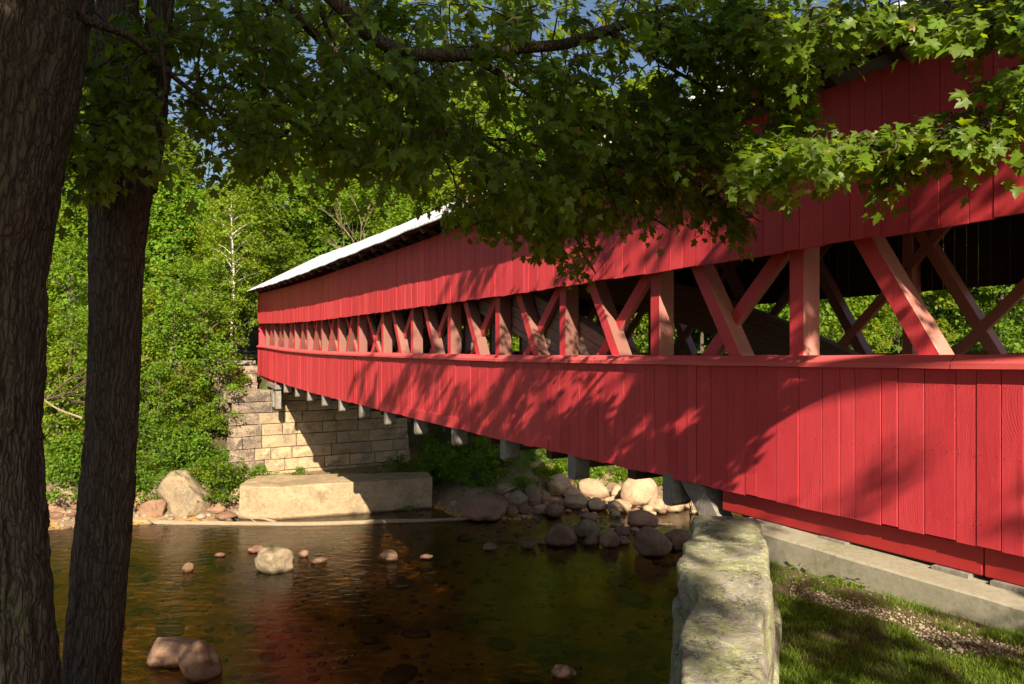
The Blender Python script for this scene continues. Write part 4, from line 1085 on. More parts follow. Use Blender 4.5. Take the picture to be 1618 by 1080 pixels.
# regions: polygon (photo px), depth range, count, leaf size, outward bias (px direction)
REG = [
 ([(110, 0), (440, 0), (450, 190), (430, 250), (385, 270), (330, 240), (285, 170), (235, 160), (200, 240), (150, 260), (120, 130)], (4.4, 7.6), 170, 0.098, (0.0, 0.25), tB),
 ([(150, 100), (235, 90), (250, 220), (215, 270), (150, 270), (100, 255)], (4.3, 4.9), 26, 0.09, (0.1, 0.6), tA),
 ([(430, 0), (700, 0), (700, 275), (640, 275), (560, 255), (470, 235), (400, 255), (380, 150)], (4.6, 8.2), 250, 0.102, (0.2, 0.3), tB),
 ([(700, 0), (1040, 0), (960, 120), (1010, 210), (1000, 270), (900, 320), (820, 310), (740, 290), (700, 275)], (4.8, 8.0), 225, 0.102, (0.5, 0.3), tB),
 ([(1000, 0), (1215, 0), (1190, 60), (1130, 60), (1100, 85), (1010, 70)], (4.7, 6.2), 60, 0.10, (0.6, 0.2), tB),
 ([(960, 130), (1060, 150), (1150, 180), (1180, 210), (1170, 260), (1110, 280), (1000, 280)], (5.0, 6.6), 78, 0.10, (0.7, 0.3), tB),
 ([(820, 290), (1020, 280), (1100, 300), (1060, 350), (960, 330), (930, 350), (900, 380), (850, 345)], (5.6, 7.6), 52, 0.098, (0.6, 0.45), tB),
 ([(1080, 280), (1140, 300), (1190, 345), (1175, 350), (1110, 320)], (5.8, 6.2), 16, 0.098, (0.8, 0.4), tB),
 ([(690, 300), (830, 310), (860, 350), (905, 400), (925, 425), (880, 400), (820, 370), (740, 345), (700, 340)], (6.8, 9.0), 50, 0.098, (0.6, 0.5), tB),
 ([(1175, 205), (1230, 205), (1300, 215), (1400, 205), (1480, 180), (1618, 195), (1640, 205), (1600, 222), (1500, 228), (1440, 245), (1340, 250), (1260, 255), (1190, 290), (1165, 270)], (4.3, 5.2), 105, 0.10, (-0.5, 0.35), tC),
 ([(1385, 235), (1440, 235), (1435, 265), (1400, 262)], (4.6, 4.9), 7, 0.10, (-0.3, 0.6), tC),
 ([(1215, 135), (1275, 130), (1285, 190), (1225, 200)], (4.9, 5.4), 12, 0.10, (0.5, 0.3), tB),
 ([(1545, 115), (1660, 85), (1660, 195), (1560, 160)], (4.2, 4.7), 16, 0.10, (-0.5, 0.4), tC),
 ([(1160, 0), (1700, 0), (1700, 45), (1618, 45), (1500, 45), (1400, 38), (1300, 58), (1215, 85), (1180, 50)], (4.2, 5.4), 108, 0.10, (-0.5, 0.35), tC),
 ([(1160, -120), (1900, -150), (1750, 20), (1160, 0)], (4.0, 5.4), 28, 0.10, (-0.4, 0.3), tC),
 ([(1060, 20), (1215, 25), (1290, 40), (1290, 95), (1215, 125), (1150, 115), (1090, 90)], (4.8, 5.6), 34, 0.10, (0.5, 0.3), tB),
 ([(1040, 100), (1170, 100), (1180, 190), (1050, 210)], (5.2, 6.2), 30, 0.10, (0.5, 0.3), tB),
 ([(60, -250), (1160, -250), (1160, 0), (60, 0)], (4.4, 8.0), 170, 0.10, (0.2, 0.3), tB),
]
allp, alla, allu, alls, allt = [], [], [], [], []
twigs = {tA: MB(), tB: MB(), tC: MB()}
for (poly, (z0, z1), cnt, ls, (bx, by), root) in REG:
    q = sample_poly(poly, cnt)
    Z = rng.uniform(z0, z1, cnt)
    lim = np.array([wallZ(max(v, 251)) - 0.25 for v in q[:, 0] + 30]); Z = np.minimum(Z, np.maximum(lim, 4.2) - rng.uniform(0, .3, cnt))
    C = np.stack([(q[:, 0] - CX) / FPX * Z, Z, -(q[:, 1] - HY) / FPX * Z], 1)
    d2 = ((C[:, None] - LP[None]) ** 2).sum(-1); near = d2.argmin(1)
    away = norm(C - LP[near])
    D = np.stack([np.full(cnt, bx), rng.normal(0, 0.35, cnt), np.full(cnt, -by * 0.6)], 1) + away * 0.45 + rng.normal(0, 0.4, (cnt, 3)) * np.array([1, 1, 0.35])
    Ln = rng.uniform(0.22, 0.42, cnt)
    C0 = C - norm(D) * (Ln * 0.5)[:, None]
    pos, ax, up, sz, tw = sprays(C0, D, Ln, 22, ls * 0.86)
    allp.append(pos); alla.append(ax); allu.append(up); alls.append(sz); allt += [root] * len(pos)
    node = LP.copy(); dist0 = np.sqrt(d2.min(1))
    for k in np.argsort(dist0):
        twigs[root].tube(tw[k], [0.005, 0.004, 0.0025], 4, False)
        dd = ((node - tw[k][0]) ** 2).sum(1); j = dd.argmin(); dl = math.sqrt(dd[j])
        if dl < 0.9:
            a, b = node[j], tw[k][0]; mid = (a + b) / 2 + np.array([random.uniform(-.1, .1), random.uniform(-.1, .1), 0.12]) * dl
            twigs[root].tube(spline([a, mid, b], 3), [0.008, .007, .007, .006, .006, .005, 0.005], 4, False)
        node = np.vstack([node, tw[k][1:3]])
allp = np.vstack(allp); alla = np.vstack(alla); allu = np.vstack(allu); alls = np.concatenate(alls); allt = np.array([{tA.name: 0, tB.name: 1, tC.name: 2}[r_.name] for r_ in allt])
# the leaves that show largest become parts, the rest one mass per tree
ppx = allp[:, 0] / allp[:, 1] * FPX + CX; ppy = HY - allp[:, 2] / allp[:, 1] * FPX
vis = (ppx > 0) & (ppx < W0) & (ppy > 0) & (ppy < H0)
leaf_me = bpy.data.meshes.new('leaf'); leaf_me.from_pydata([tuple(v) for v in MAPLE[0]], [], [tuple(f) for f in MAPLE[1].tolist()]); leaf_me.materials.append(M['leaf']); leaf_me.update()
roots = [tA, tB, tC]
for ti, root in enumerate(roots):
    sel = np.nonzero(allt == ti)[0]
    app = np.where(vis[sel], alls[sel] / allp[sel, 1], 0)
    order = sel[np.argsort(-app)]
    nb = min(290, int((app > 0).sum()))
    x, y, z = leaf_frames(alla, allu)
    for i in order[:nb]:
        o = bpy.data.objects.new('leaf', leaf_me)
        m = Matrix((tuple(x[i]) + (0,), tuple(y[i]) + (0,), tuple(z[i]) + (0,), (0, 0, 0, 1))).transposed()
        m = Matrix.Translation(Vector(allp[i]) - root.location) @ m @ Matrix.Diagonal((alls[i] * random.uniform(.85, 1.1), alls[i], alls[i] * random.uniform(-0.5, 2.5), 1))
        o.matrix_local = m; link(o); o.parent = root
    rest = order[nb:]
    V, F = leaves_mesh(MAPLE, allp[rest], alla[rest], allu[rest], alls[rest])
    o = mesh_np('foliage', V, F, M['leaf']); reparent(o, root); tag(o, kind='stuff')
    o = twigs[root].build('twigs', M['twig']); reparent(o, root); tag(o, kind='stuff')
# ---- unseen crown of the near trees behind the camera, added and thinned to shape shade
def shade_crown(root, blobs, per, name='crown'):
    C = []
    for (cx, cy, cz, rx, ry, rz, n) in blobs:
        v = norm(rng.normal(size=(n, 3))) * (rng.random((n, 1)) ** 0.4)
        C.append(v * np.array([rx, ry, rz]) + np.array([cx, cy, cz]))
    C = np.vstack(C)
    # keep sun gaps where it falls on the wall
    Ln_ = np.array(L); tt_ = (NW - (C @ np.array(BN))) / (Ln_ @ np.array(BN))
    H = C + tt_[:, None] * Ln_
    s_ = H @ np.array(BD); z_ = H[:, 2]
    prob = shade_prob(s_, z_, C)
    C = C[rng.random(len(C)) < prob]
    # nothing may hang into the picture
    ok = ~((C[:, 1] > 0.3) & (-(C[:, 2]) / np.maximum(C[:, 1], 0.1) * FPX + HY > -120))
    C = C[ok]
    D = rng.normal(0, 1, (len(C), 3)) * np.array([1, 1, 0.3])
    pos, ax, up, sz, tw = sprays(C, D, rng.uniform(0.3, 0.6, len(C)), per, 0.13)
    V, F = leaves_mesh(MAPLE_S, pos, ax, up, sz)
    o = mesh_np(name, V, F, M['leaf']); reparent(o, root); tag(o, kind='stuff')
    mb = MB()
    for k in range(0, len(tw), 2): mb.tube(tw[k], [0.008, 0.006, 0.004], 3, False)
    o = mb.build('shade_twigs', M['twig']); reparent(o, root); tag(o, kind='stuff')
    return len(C)
def shade_prob(s, z, C):
    # gaps: noise streaks; open over the lower siding near the stone wall and at the far end
    n_ = fbm(np.stack([s * 0.35, z * 0.9, 0 * s], -1), 3, 77)
    u = (1.5 * s - z) / 1.8; v = (s + 1.5 * z) / 1.8
    st = fbm(np.stack([u * 0.22, v * 0.8, 0 * s], -1), 3, 79)
    p = np.where((z > 2.1) & (s < 8), 1.0, 0.0)
    p = np.where((z > 1.0) & (z <= 2.1) & (s < 8), np.where(st > 0.25, 0.25, 0.0), p)
    p = np.where((s >= 8) & (z > -2.2), np.where((st > 0.1) & (s > 10), 0.38, 0.02), p)
    p = np.where((s < 8) & (z <= 1.0) & (z > -2.6), np.where((st > 0.2) & (s > 6), 0.6, 0.02), p)
    p = np.where((z > 5.2) | (s > 27), 0.0, p)
    tw_ = (WATER - C[:, 2]) / L.z; wx = C[:, 0] + tw_ * L.x; wy = C[:, 1] + tw_ * L.y
    p = np.where(z < -2.6, np.where(wy < 20.5, 0.95, np.where(wx < -2.0, 0.06, 0.4)), p)
    tg = (-2.2 - C[:, 2]) / L.z; hx_ = C[:, 0] + tg * L.x; hy_ = C[:, 1] + tg * L.y
    p = np.where((hx_ > 0.8) & (hx_ < 5.2) & (hy_ > 2.5) & (hy_ < 8.5) & (s < 6.5), np.minimum(p, 0.04), p)
    p = np.where((C[:, 1] < 2) & (hx_ > 2.2) & (hx_ < 8) & (hy_ > 3) & (hy_ < 4.85 + (hx_ - 2.5) * 0.46), np.where(hx_ > 3.6, 0.95, 0.02), p)
    # what shades the two near trunks
    t2 = (4.5 - C[:, 1]) / L.y; hx = C[:, 0] + t2 * L.x; hz = C[:, 2] + t2 * L.z
    p = np.where((hx > -4.4) & (hx < -1.4) & (hz > -1.2) & (hz < 3.5), 0.9, p)
    p = np.where((hx > -2.8) & (hx < -0.1) & (hz > 1.3) & (hz < 4.2), np.maximum(p, 0.85), p)
    t5 = (4.8 - C[:, 1]) / L.y; qx = C[:, 0] + t5 * L.x; qz = C[:, 2] + t5 * L.z
    p = np.where((qx > 1.3) & (qx < 4.6) & (qz > 0.4) & (qz < 2.3), np.minimum(p, 0.03), p)
    t6 = (-1.5 - C[:, 2]) / L.z; qx = C[:, 0] + t6 * L.x; qy = C[:, 1] + t6 * L.y
    p = np.where((qy > 2.6) & (qy < 6) & (np.abs(qx - (1.2 + 0.333 * (qy - 3.4))) < 0.6), np.minimum(p, 0.12), p)
    return p
NS = shade_crown(tC, [(5.5, -3.5, 8.5, 5.0, 4.5, 3.5, 1300), (2.0, -5.5, 9, 5, 4, 3.0, 900), (8.5, -1.5, 7.5, 3.5, 3.0, 3.0, 500), (5.0, 0.5, 6.6, 3.5, 2.5, 1.8, 900), (5.0, -3.4, 2.4, 3.0, 1.6, 1.7, 450), (5.5, -0.8, 6.8, 3.5, 3, 2.2, 1900)], 16)
NS2 = shade_crown(tB, [(-2.0, 3.0, 8.5, 4.5, 4.0, 3.5, 900), (-3.0, -1.5, 8.0, 4.0, 4.0, 3.0, 700), (1.5, 5.0, 8.0, 3.5, 3.5, 2.5, 500), (-2.6, -3.2, 4.8, 3.0, 2.2, 3.0, 800), (-0.5, -4.0, 6.2, 3.0, 2.2, 2.6, 900), (0, -9.5, 8.5, 6, 3, 3, 700)], 16)
for pts in ([(6.0, -2.4, 5), (4.5, -3.2, 7), (2.5, -4.5, 8.5), (0.5, -5.5, 9.5)], [(6.0, -2.3, 6), (7.0, -1.0, 7.5), (8.5, 0.5, 8.5)], [(6.1, -2.5, 3.2), (5.8, -0.6, 4.0), (P(1900, 60, 4.0)[:])]):
    mb = MB(); sp = spline(pts, 6); mb.tube(sp, list(np.linspace(0.16, 0.05, len(sp))), 10); o = mb.build('limb', M['bark'], None, True); reparent(o, tC)

# ------------------------------------------------------------------ woodland
def crown_mesh(name, H, Rr, nclump, per, lsize, mat, seed, base=0.25, shape=1.0, T=QUAD, flat=0.45):
    rs = np.random.default_rng(seed)
    # clumps on limbs: angle by golden ratio, height by shape
    k = np.arange(nclump); hh = base + (1 - base) * ((k + 0.5) / nclump) ** 0.85
    prof = np.sin(np.clip((hh - base) / (1 - base), 0, 1) ** 0.75 * math.pi * 0.93 + 0.12) ** 0.8
    ang = k * 2.39996 + rs.normal(0, 0.5, nclump)
    rad = Rr * prof * rs.uniform(0.35, 1.12, nclump)
    cc = np.stack([np.cos(ang) * rad, np.sin(ang) * rad, hh * H - rad * 0.12], 1)
    cr = Rr * rs.uniform(0.16, 0.34, nclump)
    n = nclump * per; ci = np.repeat(k, per)
    v = norm(rs.normal(size=(n, 3))) * (rs.random((n, 1)) ** 0.45)
    pos = cc[ci] + v * cr[ci][:, None] * np.array([1.25, 1.25, flat * 1.3])
    pos[:, 2] -= (np.linalg.norm(v[:, :2], axis=1) ** 2) * cr[ci] * 0.35
    out = norm(pos - np.array([0, 0, 0.55 * H]))
    ax = norm(out * np.array([1, 1, 0.2]) + rs.normal(0, 0.55, (n, 3)) + np.array([0, 0, -0.25]))
    up = np.array([0, 0, 1.0]) + out * 0.45 + rs.normal(0, 0.45, (n, 3))
    V, F = leaves_mesh(T, pos, ax, up, lsize * rs.uniform(0.55, 1.3, n))
    me = mesh_np(name, V, F, mat); d = me.data; bpy.data.objects.remove(me)
    # limbs for every clump
    mb = MB()
    for c, r_ in zip(cc[::2], cr[::2]):
        z0 = max(0.12 * H, c[2] - 0.35 * np.hypot(c[0], c[1]) - 0.3)
        mb.tube([(0, 0, z0), (c[0] * 0.5, c[1] * 0.5, (z0 + c[2]) / 2 + 0.1), tuple(c)], [0.035, 0.022, 0.008], 4, False)
    return d, mb
def tree_proto(key, H, Rr, nclump, per, lsize, mat, seed, tr=0.14, tmat='fartrunk', **kw):
    d, mb = crown_mesh('crown', H, Rr, nclump, per, lsize, mat, seed, **kw)
    bend = random.uniform(-.3, .3)
    mt = MB(); sp = spline([(0, 0, -0.6), (0.02, 0, H * 0.2), (bend * 0.4, bend * 0.3, H * 0.5), (bend * 0.3, -bend * 0.4, H * 0.8), (0, 0, H * 0.97)], 5)
    mt.tube(sp, list(np.linspace(tr, 0.02, len(sp))), 9)
    ot = mt.build('trunk', M[tmat], None, True); ol = mb.build('limbs', M[tmat]); dt, dl = ot.data, ol.data
    bpy.data.objects.remove(ot); bpy.data.objects.remove(ol)
    return dict(key=key, crown=d, trunk=dt, limbs=dl, H=H)
TP = [
 tree_proto('a', 13, 3.6, 110, 95, 0.25, M['leaf_far'], 1, tr=0.18),
 tree_proto('b', 12, 3.2, 100, 95, 0.25, M['leaf_far2'], 2, tr=0.16, base=0.15),
 tree_proto('c', 14, 3.0, 100, 90, 0.25, M['leaf_yellow'], 3, tr=0.14, base=0.22),
 tree_proto('birch', 11, 2.0, 70, 75, 0.15, M['leaf_yellow'], 4, tr=0.085, tmat='birch', base=0.35),
 tree_proto('pine', 15, 2.6, 90, 110, 0.22, M['needle'], 5, tr=0.17, base=0.3, flat=0.25),
 tree_proto('sapling', 5.5, 1.7, 46, 70, 0.14, M['leaf_far'], 6, tr=0.05, base=0.12),
 tree_proto('sapling2', 4.5, 1.5, 42, 70, 0.14, M['leaf_yellow'], 8, tr=0.045, base=0.12),
]
def put_tree(pr, x, y, sc, label, group, name='tree', rz=None, zs=1.0, cat='tree'):
    r_ = empty(name, (x, y, terz(x, y)), random.uniform(0, 6.28) if rz is None else rz); r_.scale = (sc, sc, sc * zs)
    tag(r_, label, cat, group)
    for nm_, key in (('trunk', 'trunk'), ('limbs', 'limbs'), ('crown', 'crown')):
        o = bpy.data.objects.new(nm_, pr[key]); link(o, r_)
        if nm_ != 'trunk': o['kind'] = 'stuff'
    return r_
def blocked(x, y, m=0.0):
    s = x * BD.x + y * BD.y; n = x * BN.x + y * BN.y
    return (5.0 - m < n < 14.3 + m and s > 0 - m) 
GT = 'trees of the wooded far bank'
LBL = {0: 'mid green leafy tree in the woods across the river', 1: 'dark green tree in the woods across the river', 2: 'tall yellow green tree in the woods across the river', 4: 'dark blue green pine rising among the leafy trees across the river'}
def px_of(x, y): return x / y * FPX + CX
for (Y0, step, hs) in ((41.5, 3.6, 0.95), (47.5, 4.0, 1.2), (55, 4.6, 1.45), (65, 5.4, 1.7), (79, 6.5, 2.1)):
    x = -0.80 * Y0
    while x < 0.85 * Y0:
        xx = x + random.uniform(-1.2, 1.2); yy_ = Y0 + random.uniform(-2.2, 2.2); x += step * random.uniform(0.8, 1.1)
        if blocked(xx, yy_, 1.6): continue
        k = random.choices([0, 1, 2, 4], [5, 3, 4, 0.7])[0]
        pxx = px_of(xx, yy_)
        sc = hs * random.uniform(0.85, 1.1)
        if 245 < pxx < 305 and Y0 > 43: sc *= 0.84
        lab = LBL[k].replace(' in the woods across the river', '').replace(' rising among the leafy trees across the river', '')
        where = 'left of the first dark trunk gap' if pxx < 0 else 'between the two dark trunks' if pxx < 190 else 'left of the far bridge end' if pxx < 420 else 'rising above the metal roof' if pxx < 800 else 'seen through the right openings' if pxx < 1618 else 'beyond the right end of the bridge'
        row = {41.5: 'front row', 47.5: 'second row', 55: 'middle row', 65: 'deep in the wood', 79: 'at the back'}[Y0]
        put_tree(TP[k], xx, yy_, sc, lab + ', ' + row + ', ' + where, GT, name=('pine_tree' if k == 4 else 'leafy_tree'))
put_tree(TP[4], (272 - CX) / FPX * 66, 66, 1.02, 'pale feathery pine seen against the sky beside the second dark trunk', None, name='pine_tree')
for (px, Y, sc, k) in ((415, 58, 1.35, 0), (452, 66, 1.55, 1), (388, 50, 1.05, 0), (500, 72, 1.75, 2), (352, 62, 1.25, 1)):
    put_tree(TP[k], (px - CX) / FPX * Y, Y, sc, LBL[k].replace('in the woods across the river', 'filling the gap above the far roof end'), GT, name='leafy_tree')
# birches and saplings on the bank
for (px, Y, sc, lb_) in ((366, 38.5, 0.95, 'slim white birch left of the far bridge end with a pale trunk'), (338, 41.0, 0.8, 'thinner birch just left of the white one, half hidden in leaves')):
    put_tree(TP[3], (px - CX) / FPX * Y, Y, sc, lb_, 'birches beside the far bridge end', name='birch_tree')
for i, (px, Y, sc) in enumerate([(92, 32, 1.0), (118, 34, .9), (165, 33, 1.0), (232, 33.5, 1.0), (252, 32.6, 0.72), (276, 34.5, 1.05), (300, 33.6, .85), (325, 35.0, 1.1), (345, 34.0, .8), (240, 36, 1.2), (290, 37, 1.25), (335, 37.5, 1.2), (60, 34, 1.2), (20, 33, 1.1), (110, 37, 1.3), (180, 37, 1.3), (372, 36.5, .55)]):
    k = 5 if i % 3 else 6
    if blocked((px - CX) / FPX * Y, Y, 0.8): continue
    put_tree(TP[k], (px - CX) / FPX * Y, Y, sc, ['yellow green sapling', 'bright green sapling'][k == 5] + ' ' + ('between the two dark trunks' if px < 140 else 'behind the second dark trunk' if px < 236 else 'above the large slanting boulder' if px < 310 else 'close to the left side of the abutment') + (' near the shore' if Y < 34.2 else ' farther up the slope'), 'saplings on the left far slope', name='sapling')
for i in range(16):
    Y = random.uniform(35, 42); px = random.uniform(690, 1500); x = (px - CX) / FPX * Y
    if blocked(x, Y, 0.5): continue
    put_tree(TP[5 if i % 2 else 6], x, Y, random.uniform(0.6, 1.1), 'young leafy tree on the bank beyond the bridge', 'young trees beyond the bridge', name='sapling')
# dead grey branches by the roof line
mb = MB()
def rbranch(p, d, l, r_, dep):
    q = p + d * l; mb.tube([p, (p + q) / 2 + Vector((0, 0, .05 * l)), q], [r_, r_ * .8, r_ * .55], 5, False)
    if dep:
        for k in range(3): rbranch(p + d * l * random.uniform(.4, 1), (d + Vector((random.uniform(-.7, .7), random.uniform(-.5, .5), random.uniform(-.2, .5)))).normalized(), l * .62, r_ * .55, dep - 1)
bp = P(572, 380, 40); bp.z = terz(bp.x, bp.y) 
rbranch(bp, Vector((-.02, 0, 1)), 7.2, 0.07, 0)
for k in range(4): rbranch(bp + Vector((-.1, 0, 5.0 + k * 0.7)), Vector((random.uniform(-.9, .3), random.uniform(-.3, .3), .75)).normalized(), 2.4, 0.022, 2)
o = mb.build('dead_tree', M['driftwood'], None, True); tag(o, 'bare pale dead tree standing behind the metal roof edge', 'tree')
bp = P(72, 600, 27.5); mb = MB()
for k in range(6): rbranch(bp + Vector((0, 0, -0.8)), Vector((random.uniform(-.2, 1), random.uniform(-.3, .3), random.uniform(-.2, .8))).normalized(), 1.5, 0.035, 2)
tag(mb.build('dead_brush', M['wood_brown'], None, True), 'tangle of bare brown branches between the two dark trunks', 'brush')

# shrubs
def bush_proto(Rr, Hh, nc, per, ls, mat, seed):
    rs = np.random.default_rng(seed); cc = np.stack([rs.normal(0, Rr * .42, nc), rs.normal(0, Rr * .42, nc), rs.uniform(0.2, 1, nc) * Hh], 1)
    cc[:, 2] *= np.clip(1.15 - np.hypot(cc[:, 0], cc[:, 1]) / Rr * 0.55, 0.3, 1)
    n = nc * per; ci = np.repeat(np.arange(nc), per)
    v = norm(rs.normal(size=(n, 3))) * (rs.random((n, 1)) ** 0.4)
    pos = cc[ci] + v * Rr * 0.26 * np.array([1, 1, .6]); pos[:, 2] = np.abs(pos[:, 2])
    ax = norm(v * np.array([1, 1, .3]) + rs.normal(0, .6, (n, 3))); up = np.array([0, 0, 1.]) + rs.normal(0, .5, (n, 3))
    V, F = leaves_mesh(QUAD, pos, ax, up, ls * rs.uniform(.5, 1.3, n))
    o = mesh_np('foliage', V, F, mat); d = o.data; bpy.data.objects.remove(o)
    mb = MB()
    for c in cc: mb.tube([(c[0] * .15, c[1] * .15, -0.1), (c[0] * .6, c[1] * .6, c[2] * .6), tuple(c)], [0.014, .01, .005], 4, False)
    o = mb.build('stems', M['fartrunk']); s_ = o.data; bpy.data.objects.remove(o)
    return d, s_
BP = [bush_proto(1.0, 1.2, 26, 55, 0.11, M['leaf_far'], 21), bush_proto(0.9, 0.9, 24, 55, 0.10, M['leaf_yellow'], 22), bush_proto(1.1, 1.5, 30, 55, 0.11, M['leaf_far2'], 23), bush_proto(0.7, 0.5, 18, 45, 0.08, M['leaf_far'], 24)]
def put_bush(k, x, y, sc, label, group, z=None):
    r_ = empty('shrub', (x, y, terz(x, y) - 0.05 if z is None else z), random.uniform(0, 6.28)); r_.scale = (sc,) * 3
    tag(r_, label, 'shrub', group)
    o = bpy.data.objects.new('foliage', BP[k][0]); link(o, r_); o['kind'] = 'stuff'
    o = bpy.data.objects.new('stems', BP[k][1]); link(o, r_); o['kind'] = 'stuff'
for (px, Y, k, sc, lb_) in [(630, 33.3, 2, .75, 'dark green shrub at the right foot of the stone abutment'), (475, 33.0, 0, .55, 'small bright shrub sprouting at the foot of the abutment'), (442, 32.4, 1, .6, 'shrub behind the left corner of the concrete footing'), (505, 32.8, 3, .45, 'tiny plant on the ledge right of the small bright shrub'),
   (645, 31.3, 3, .42, 'little tuft growing against the front of the footing'), (412, 32.2, 0, .75, 'leafy shrub just left of the footing corner'), (385, 31.6, 0, .8, 'bright leafy shrub spilling over the left end of the footing'), (357, 31.5, 0, .75, 'bright shrub beside the rounded tan rock'), (335, 31.3, 2, .8, 'darker green shrub above the shore left of the footing'), (262, 29.6, 3, .55, 'sprig of green leaves before the large slanting boulder'), (318, 31.6, 1, .8, 'yellow green shrub right of the large slanting boulder')]:
    x = (px - CX) / FPX * Y
    z = -5.84 if 0 else None
    if px == 645: Y = 30.2; x = (px - CX) / FPX * Y; z = WATER + 0.1
    put_bush(k, x, Y, sc, lb_, None, z)
for i in range(170):
    Y = random.uniform(29, 40); px = random.uniform(-150, 395); x = (px - CX) / FPX * Y
    if blocked(x, Y, 1.0) or Y < float(np.interp(x, SHX, SHY)) + 1.5: continue
    put_bush(random.choice([0, 1, 2]), x, Y, random.uniform(.7, 1.25), 'green shrub ' + ('just above the shore rocks' if Y < float(np.interp(x, SHX, SHY)) + 3.5 else 'half way up the far slope' if Y < float(np.interp(x, SHX, SHY)) + 6.5 else 'high on the far slope') + (' between the two dark trunks' if px < 140 else ' hidden behind the second trunk' if px < 225 else ' above the slanting boulder' if px < 320 else ' left of the stone abutment'), 'undergrowth shrubs left of the abutment')
for i in range(105):
    Y = random.uniform(31.5, 40); px = random.uniform(668, 1190); x = (px - CX) / FPX * Y
    s = x * BD.x + Y * BD.y; n = x * BN.x + Y * BN.y
    if Y < float(np.interp(x, SHX, SHY)) + 1.5 + (0 if px < 800 else 0.7): continue
    if n < 14.6 and s > 35.5: continue
    put_bush(random.choice([0, 1, 2]) if px < 780 else random.choice([0, 1, 1, 3]), x, Y, random.uniform(.6, 1.1), ('dark shaded shrub right of the stone abutment under the bridge' if px < 760 else 'leafy shrub above the grey rocks under the bridge' if px < 850 else 'sunlit shrub above the pale boulders under the bridge' if px < 1010 else 'sunlit shrub behind the post feet nearest the stone wall'), 'shrubs on the bank under the bridge')
for i in range(55):
    Y = random.uniform(34.5, 38.5); px = random.uniform(820, 1190); x = (px - CX) / FPX * Y
    put_bush(random.choice([0, 1, 3, 3]), x, Y, random.uniform(.45, .8), 'low bright bush just behind the sunlit rock pile', 'low bushes behind the rock pile')
# ground cover on the far bank: uncountable leaves
n = 60000
x = rng.uniform(-34, 40, n); y = rng.uniform(29, 60, n)
tt = y - np.interp(x, SHX, SHY); s = x * BD.x + y * BD.y; nn_ = x * BN.x + y * BN.y
keep = (tt > 1.6) & ~((nn_ > 4.6) & (nn_ < 14.2) & (s > 33.5)) & (fbm(np.stack([x, y, 0 * x], -1) * 0.5, 3, 41) > -0.3)
x, y = x[keep], y[keep]; n = len(x)
pos = np.stack([x, y, ter(x, y) + rng.uniform(0.02, 0.35, n)], 1)
V, F = leaves_mesh(QUAD, pos, norm(rng.normal(0, 1, (n, 3)) * np.array([1, 1, .4])), np.array([0, 0, 1.]) + rng.normal(0, .5, (n, 3)), rng.uniform(0.08, 0.24, n))
tag(mesh_np('undergrowth', V, F, M['leaf_far']), kind='stuff')

# ------------------------------------------------------------------ lawn by the wall: grass, gravel, weeds
def nval(x, y): return x * BN.x + y * BN.y
n = 330000
x = rng.uniform(1.0, 7.0, n); y = rng.uniform(2.2, 7.6, n)
nn_ = nval(x, y); wob = fbm(np.stack([x, y, 0 * x], -1) * 1.6, 3, 61)
patch = fbm(np.stack([x, y, 0 * x], -1) * 2.8, 3, 63)
# strips going outwards to the wall: lawn (<4.7) gravel (4.75-5.25) weeds (5.3-6.1)
dens = np.where(nn_ + wob * 0.3 < 5.33, 0.80 + 1.1 * patch, np.where(nn_ + wob * 0.25 < 5.62, 0.04, np.where(nn_ < 6.1, 0.10 + 1.3 * np.maximum(patch, 0), 0)))
wx_ = 1.15 + 0.333 * (y - 3.1) - 0.05
keep = (rng.random(n) < dens) & (x > wx_) & (x * BD.x + y * BD.y < 5.9)
x, y, nn_ = x[keep], y[keep], nn_[keep]; n = len(x)
g0 = ter(x, y); hgt = rng.uniform(0.015, 0.05, n) * np.where(nn_ > 5.5, 1.5, 1.0); a = rng.uniform(0, 6.283, n); wd = rng.uniform(0.0015, 0.0035, n)
lean = rng.normal(0, 0.5, (n, 2)) * hgt[:, None]
dx, dy = np.cos(a) * wd, np.sin(a) * wd
b0 = np.stack([x - dx, y - dy, g0 - 0.005], 1); b1 = np.stack([x + dx, y + dy, g0 - 0.005], 1)
m0 = np.stack([x - dx * .7 + lean[:, 0] * .4, y - dy * .7 + lean[:, 1] * .4, g0 + hgt * .6], 1); m1 = np.stack([x + dx * .7 + lean[:, 0] * .4, y + dy * .7 + lean[:, 1] * .4, g0 + hgt * .6], 1)
tp = np.stack([x + lean[:, 0], y + lean[:, 1], g0 + hgt * 0.95], 1)
V = np.stack([b0, b1, m1, m0, tp], 1).reshape(-1, 3); k = np.arange(n)[:, None] * 5
F = np.concatenate([k + np.array([0, 1, 2]), k + np.array([0, 2, 3]), k + np.array([3, 2, 4])], 0)
tag(mesh_np('grass', V, F, M['grass']), kind='stuff')
n = 26000
x = rng.uniform(1.6, 6.5, n); y = rng.uniform(2.4, 7.6, n); nn_ = nval(x, y); wob = fbm(np.stack([x, y, 0 * x], -1) * 1.6, 3, 61)
q = nn_ + wob * 0.25
keep = ((np.abs(q - 5.5) < 0.20) | ((rng.random(n) < 0.10) & (q > 5.2) & (nn_ < 6.1))) & (x * BD.x + y * BD.y < 5.8) & (x > 1.15 + 0.333 * (y - 3.1) + 0.3)
pts = np.stack([x, y, ter(x, y) + 0.004], 1)[keep]
scatter_rocks('gravel', pts, rng.lognormal(math.log(0.0095), 0.4, len(pts)), M['gravel'], 0.6, ico(1))
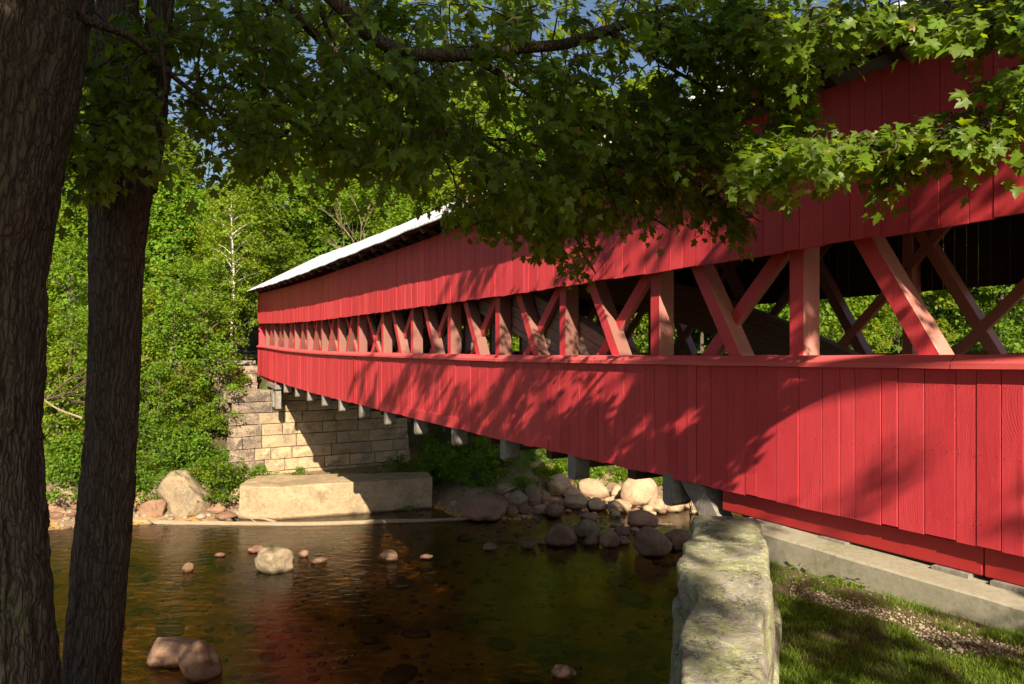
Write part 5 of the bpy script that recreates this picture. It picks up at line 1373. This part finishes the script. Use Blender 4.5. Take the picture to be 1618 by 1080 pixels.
# broad leaved weeds by the sill, each plant a thing
WEED = tmpl([(0, 0), (0.16, 0.3), (0.15, 0.7), (0, 1.0), (-0.15, 0.7), (-0.16, 0.3)], (0, 0.5), 0.25, 0.45)
def weed_proto(seed, nl, ls):
    rs = np.random.default_rng(seed); a = rs.uniform(0, 6.28, nl)
    ax = np.stack([np.cos(a), np.sin(a), rs.uniform(0.3, 1.6, nl)], 1); pos = np.zeros((nl, 3)) + rs.normal(0, 0.012, (nl, 3))
    V, F = leaves_mesh(WEED, pos, ax, np.tile([0, 0, 1.], (nl, 1)) + rs.normal(0, .2, (nl, 3)), ls * rs.uniform(.6, 1.2, nl))
    o = mesh_np('weed', V, F, M['grass']); d = o.data; bpy.data.objects.remove(o); return d
WP = [weed_proto(1, 16, 0.16), weed_proto(2, 12, 0.12), weed_proto(3, 22, 0.14)]
for i, (px, py) in enumerate([(1330, 917), (1350, 925), (1372, 930), (1395, 925), (1410, 938), (1432, 935), (1450, 950), (1390, 905), (1310, 905), (1285, 903), (1475, 945), (1500, 950), (1520, 945), (1545, 955), (1265, 900), (1415, 915)]):
    p = hit(px, py, 2.5, 12)
    o = bpy.data.objects.new('weed', WP[i % 3]); o.location = p; o.rotation_euler = (0, 0, random.uniform(0, 6)); s_ = random.uniform(.7, 1.2); o.scale = (s_, s_, s_); link(o)
    tag(o, 'low green weed growing in the soil beside the concrete sill', 'weed', 'weeds along the concrete sill')
# post stub of the far road rail and lamp-less sign post at the far end
mb = MB(); p = B(41.5, NW - 1.0, 0); g_ = terz(p.x, p.y)
mb.tube([(p.x, p.y, g_ - .3), (p.x, p.y, g_ + 2.6)], [0.06, 0.06], 10)
tag(mb.build('white_post', M['birch'], None, True), 'slim white post just beyond the far end of the bridge', 'post')
gr = empty('guard_rail', B(39.5, NW - 1.6, -1.2)); tag(gr, 'low weathered timber guard rail by the road at the far bridge end', 'guard rail')
for i in range(5):
    a = B(38.2, NW - 0.7 - i * 1.1, 0); g_ = terz(a.x, a.y); mb = MB(); mb.box(a.x - .09, a.x + .09, a.y - .09, a.y + .09, -1.9, -0.75); o = mb.build('post', M['wood_grey']); reparent(o, gr)
mb = MB(); mb.beam(B(38.2, NW - 0.5, -0.82), B(38.2, NW - 5.3, -0.82), 0.12, 0.18); o = mb.build('rail', M['wood_grey']); reparent(o, gr)
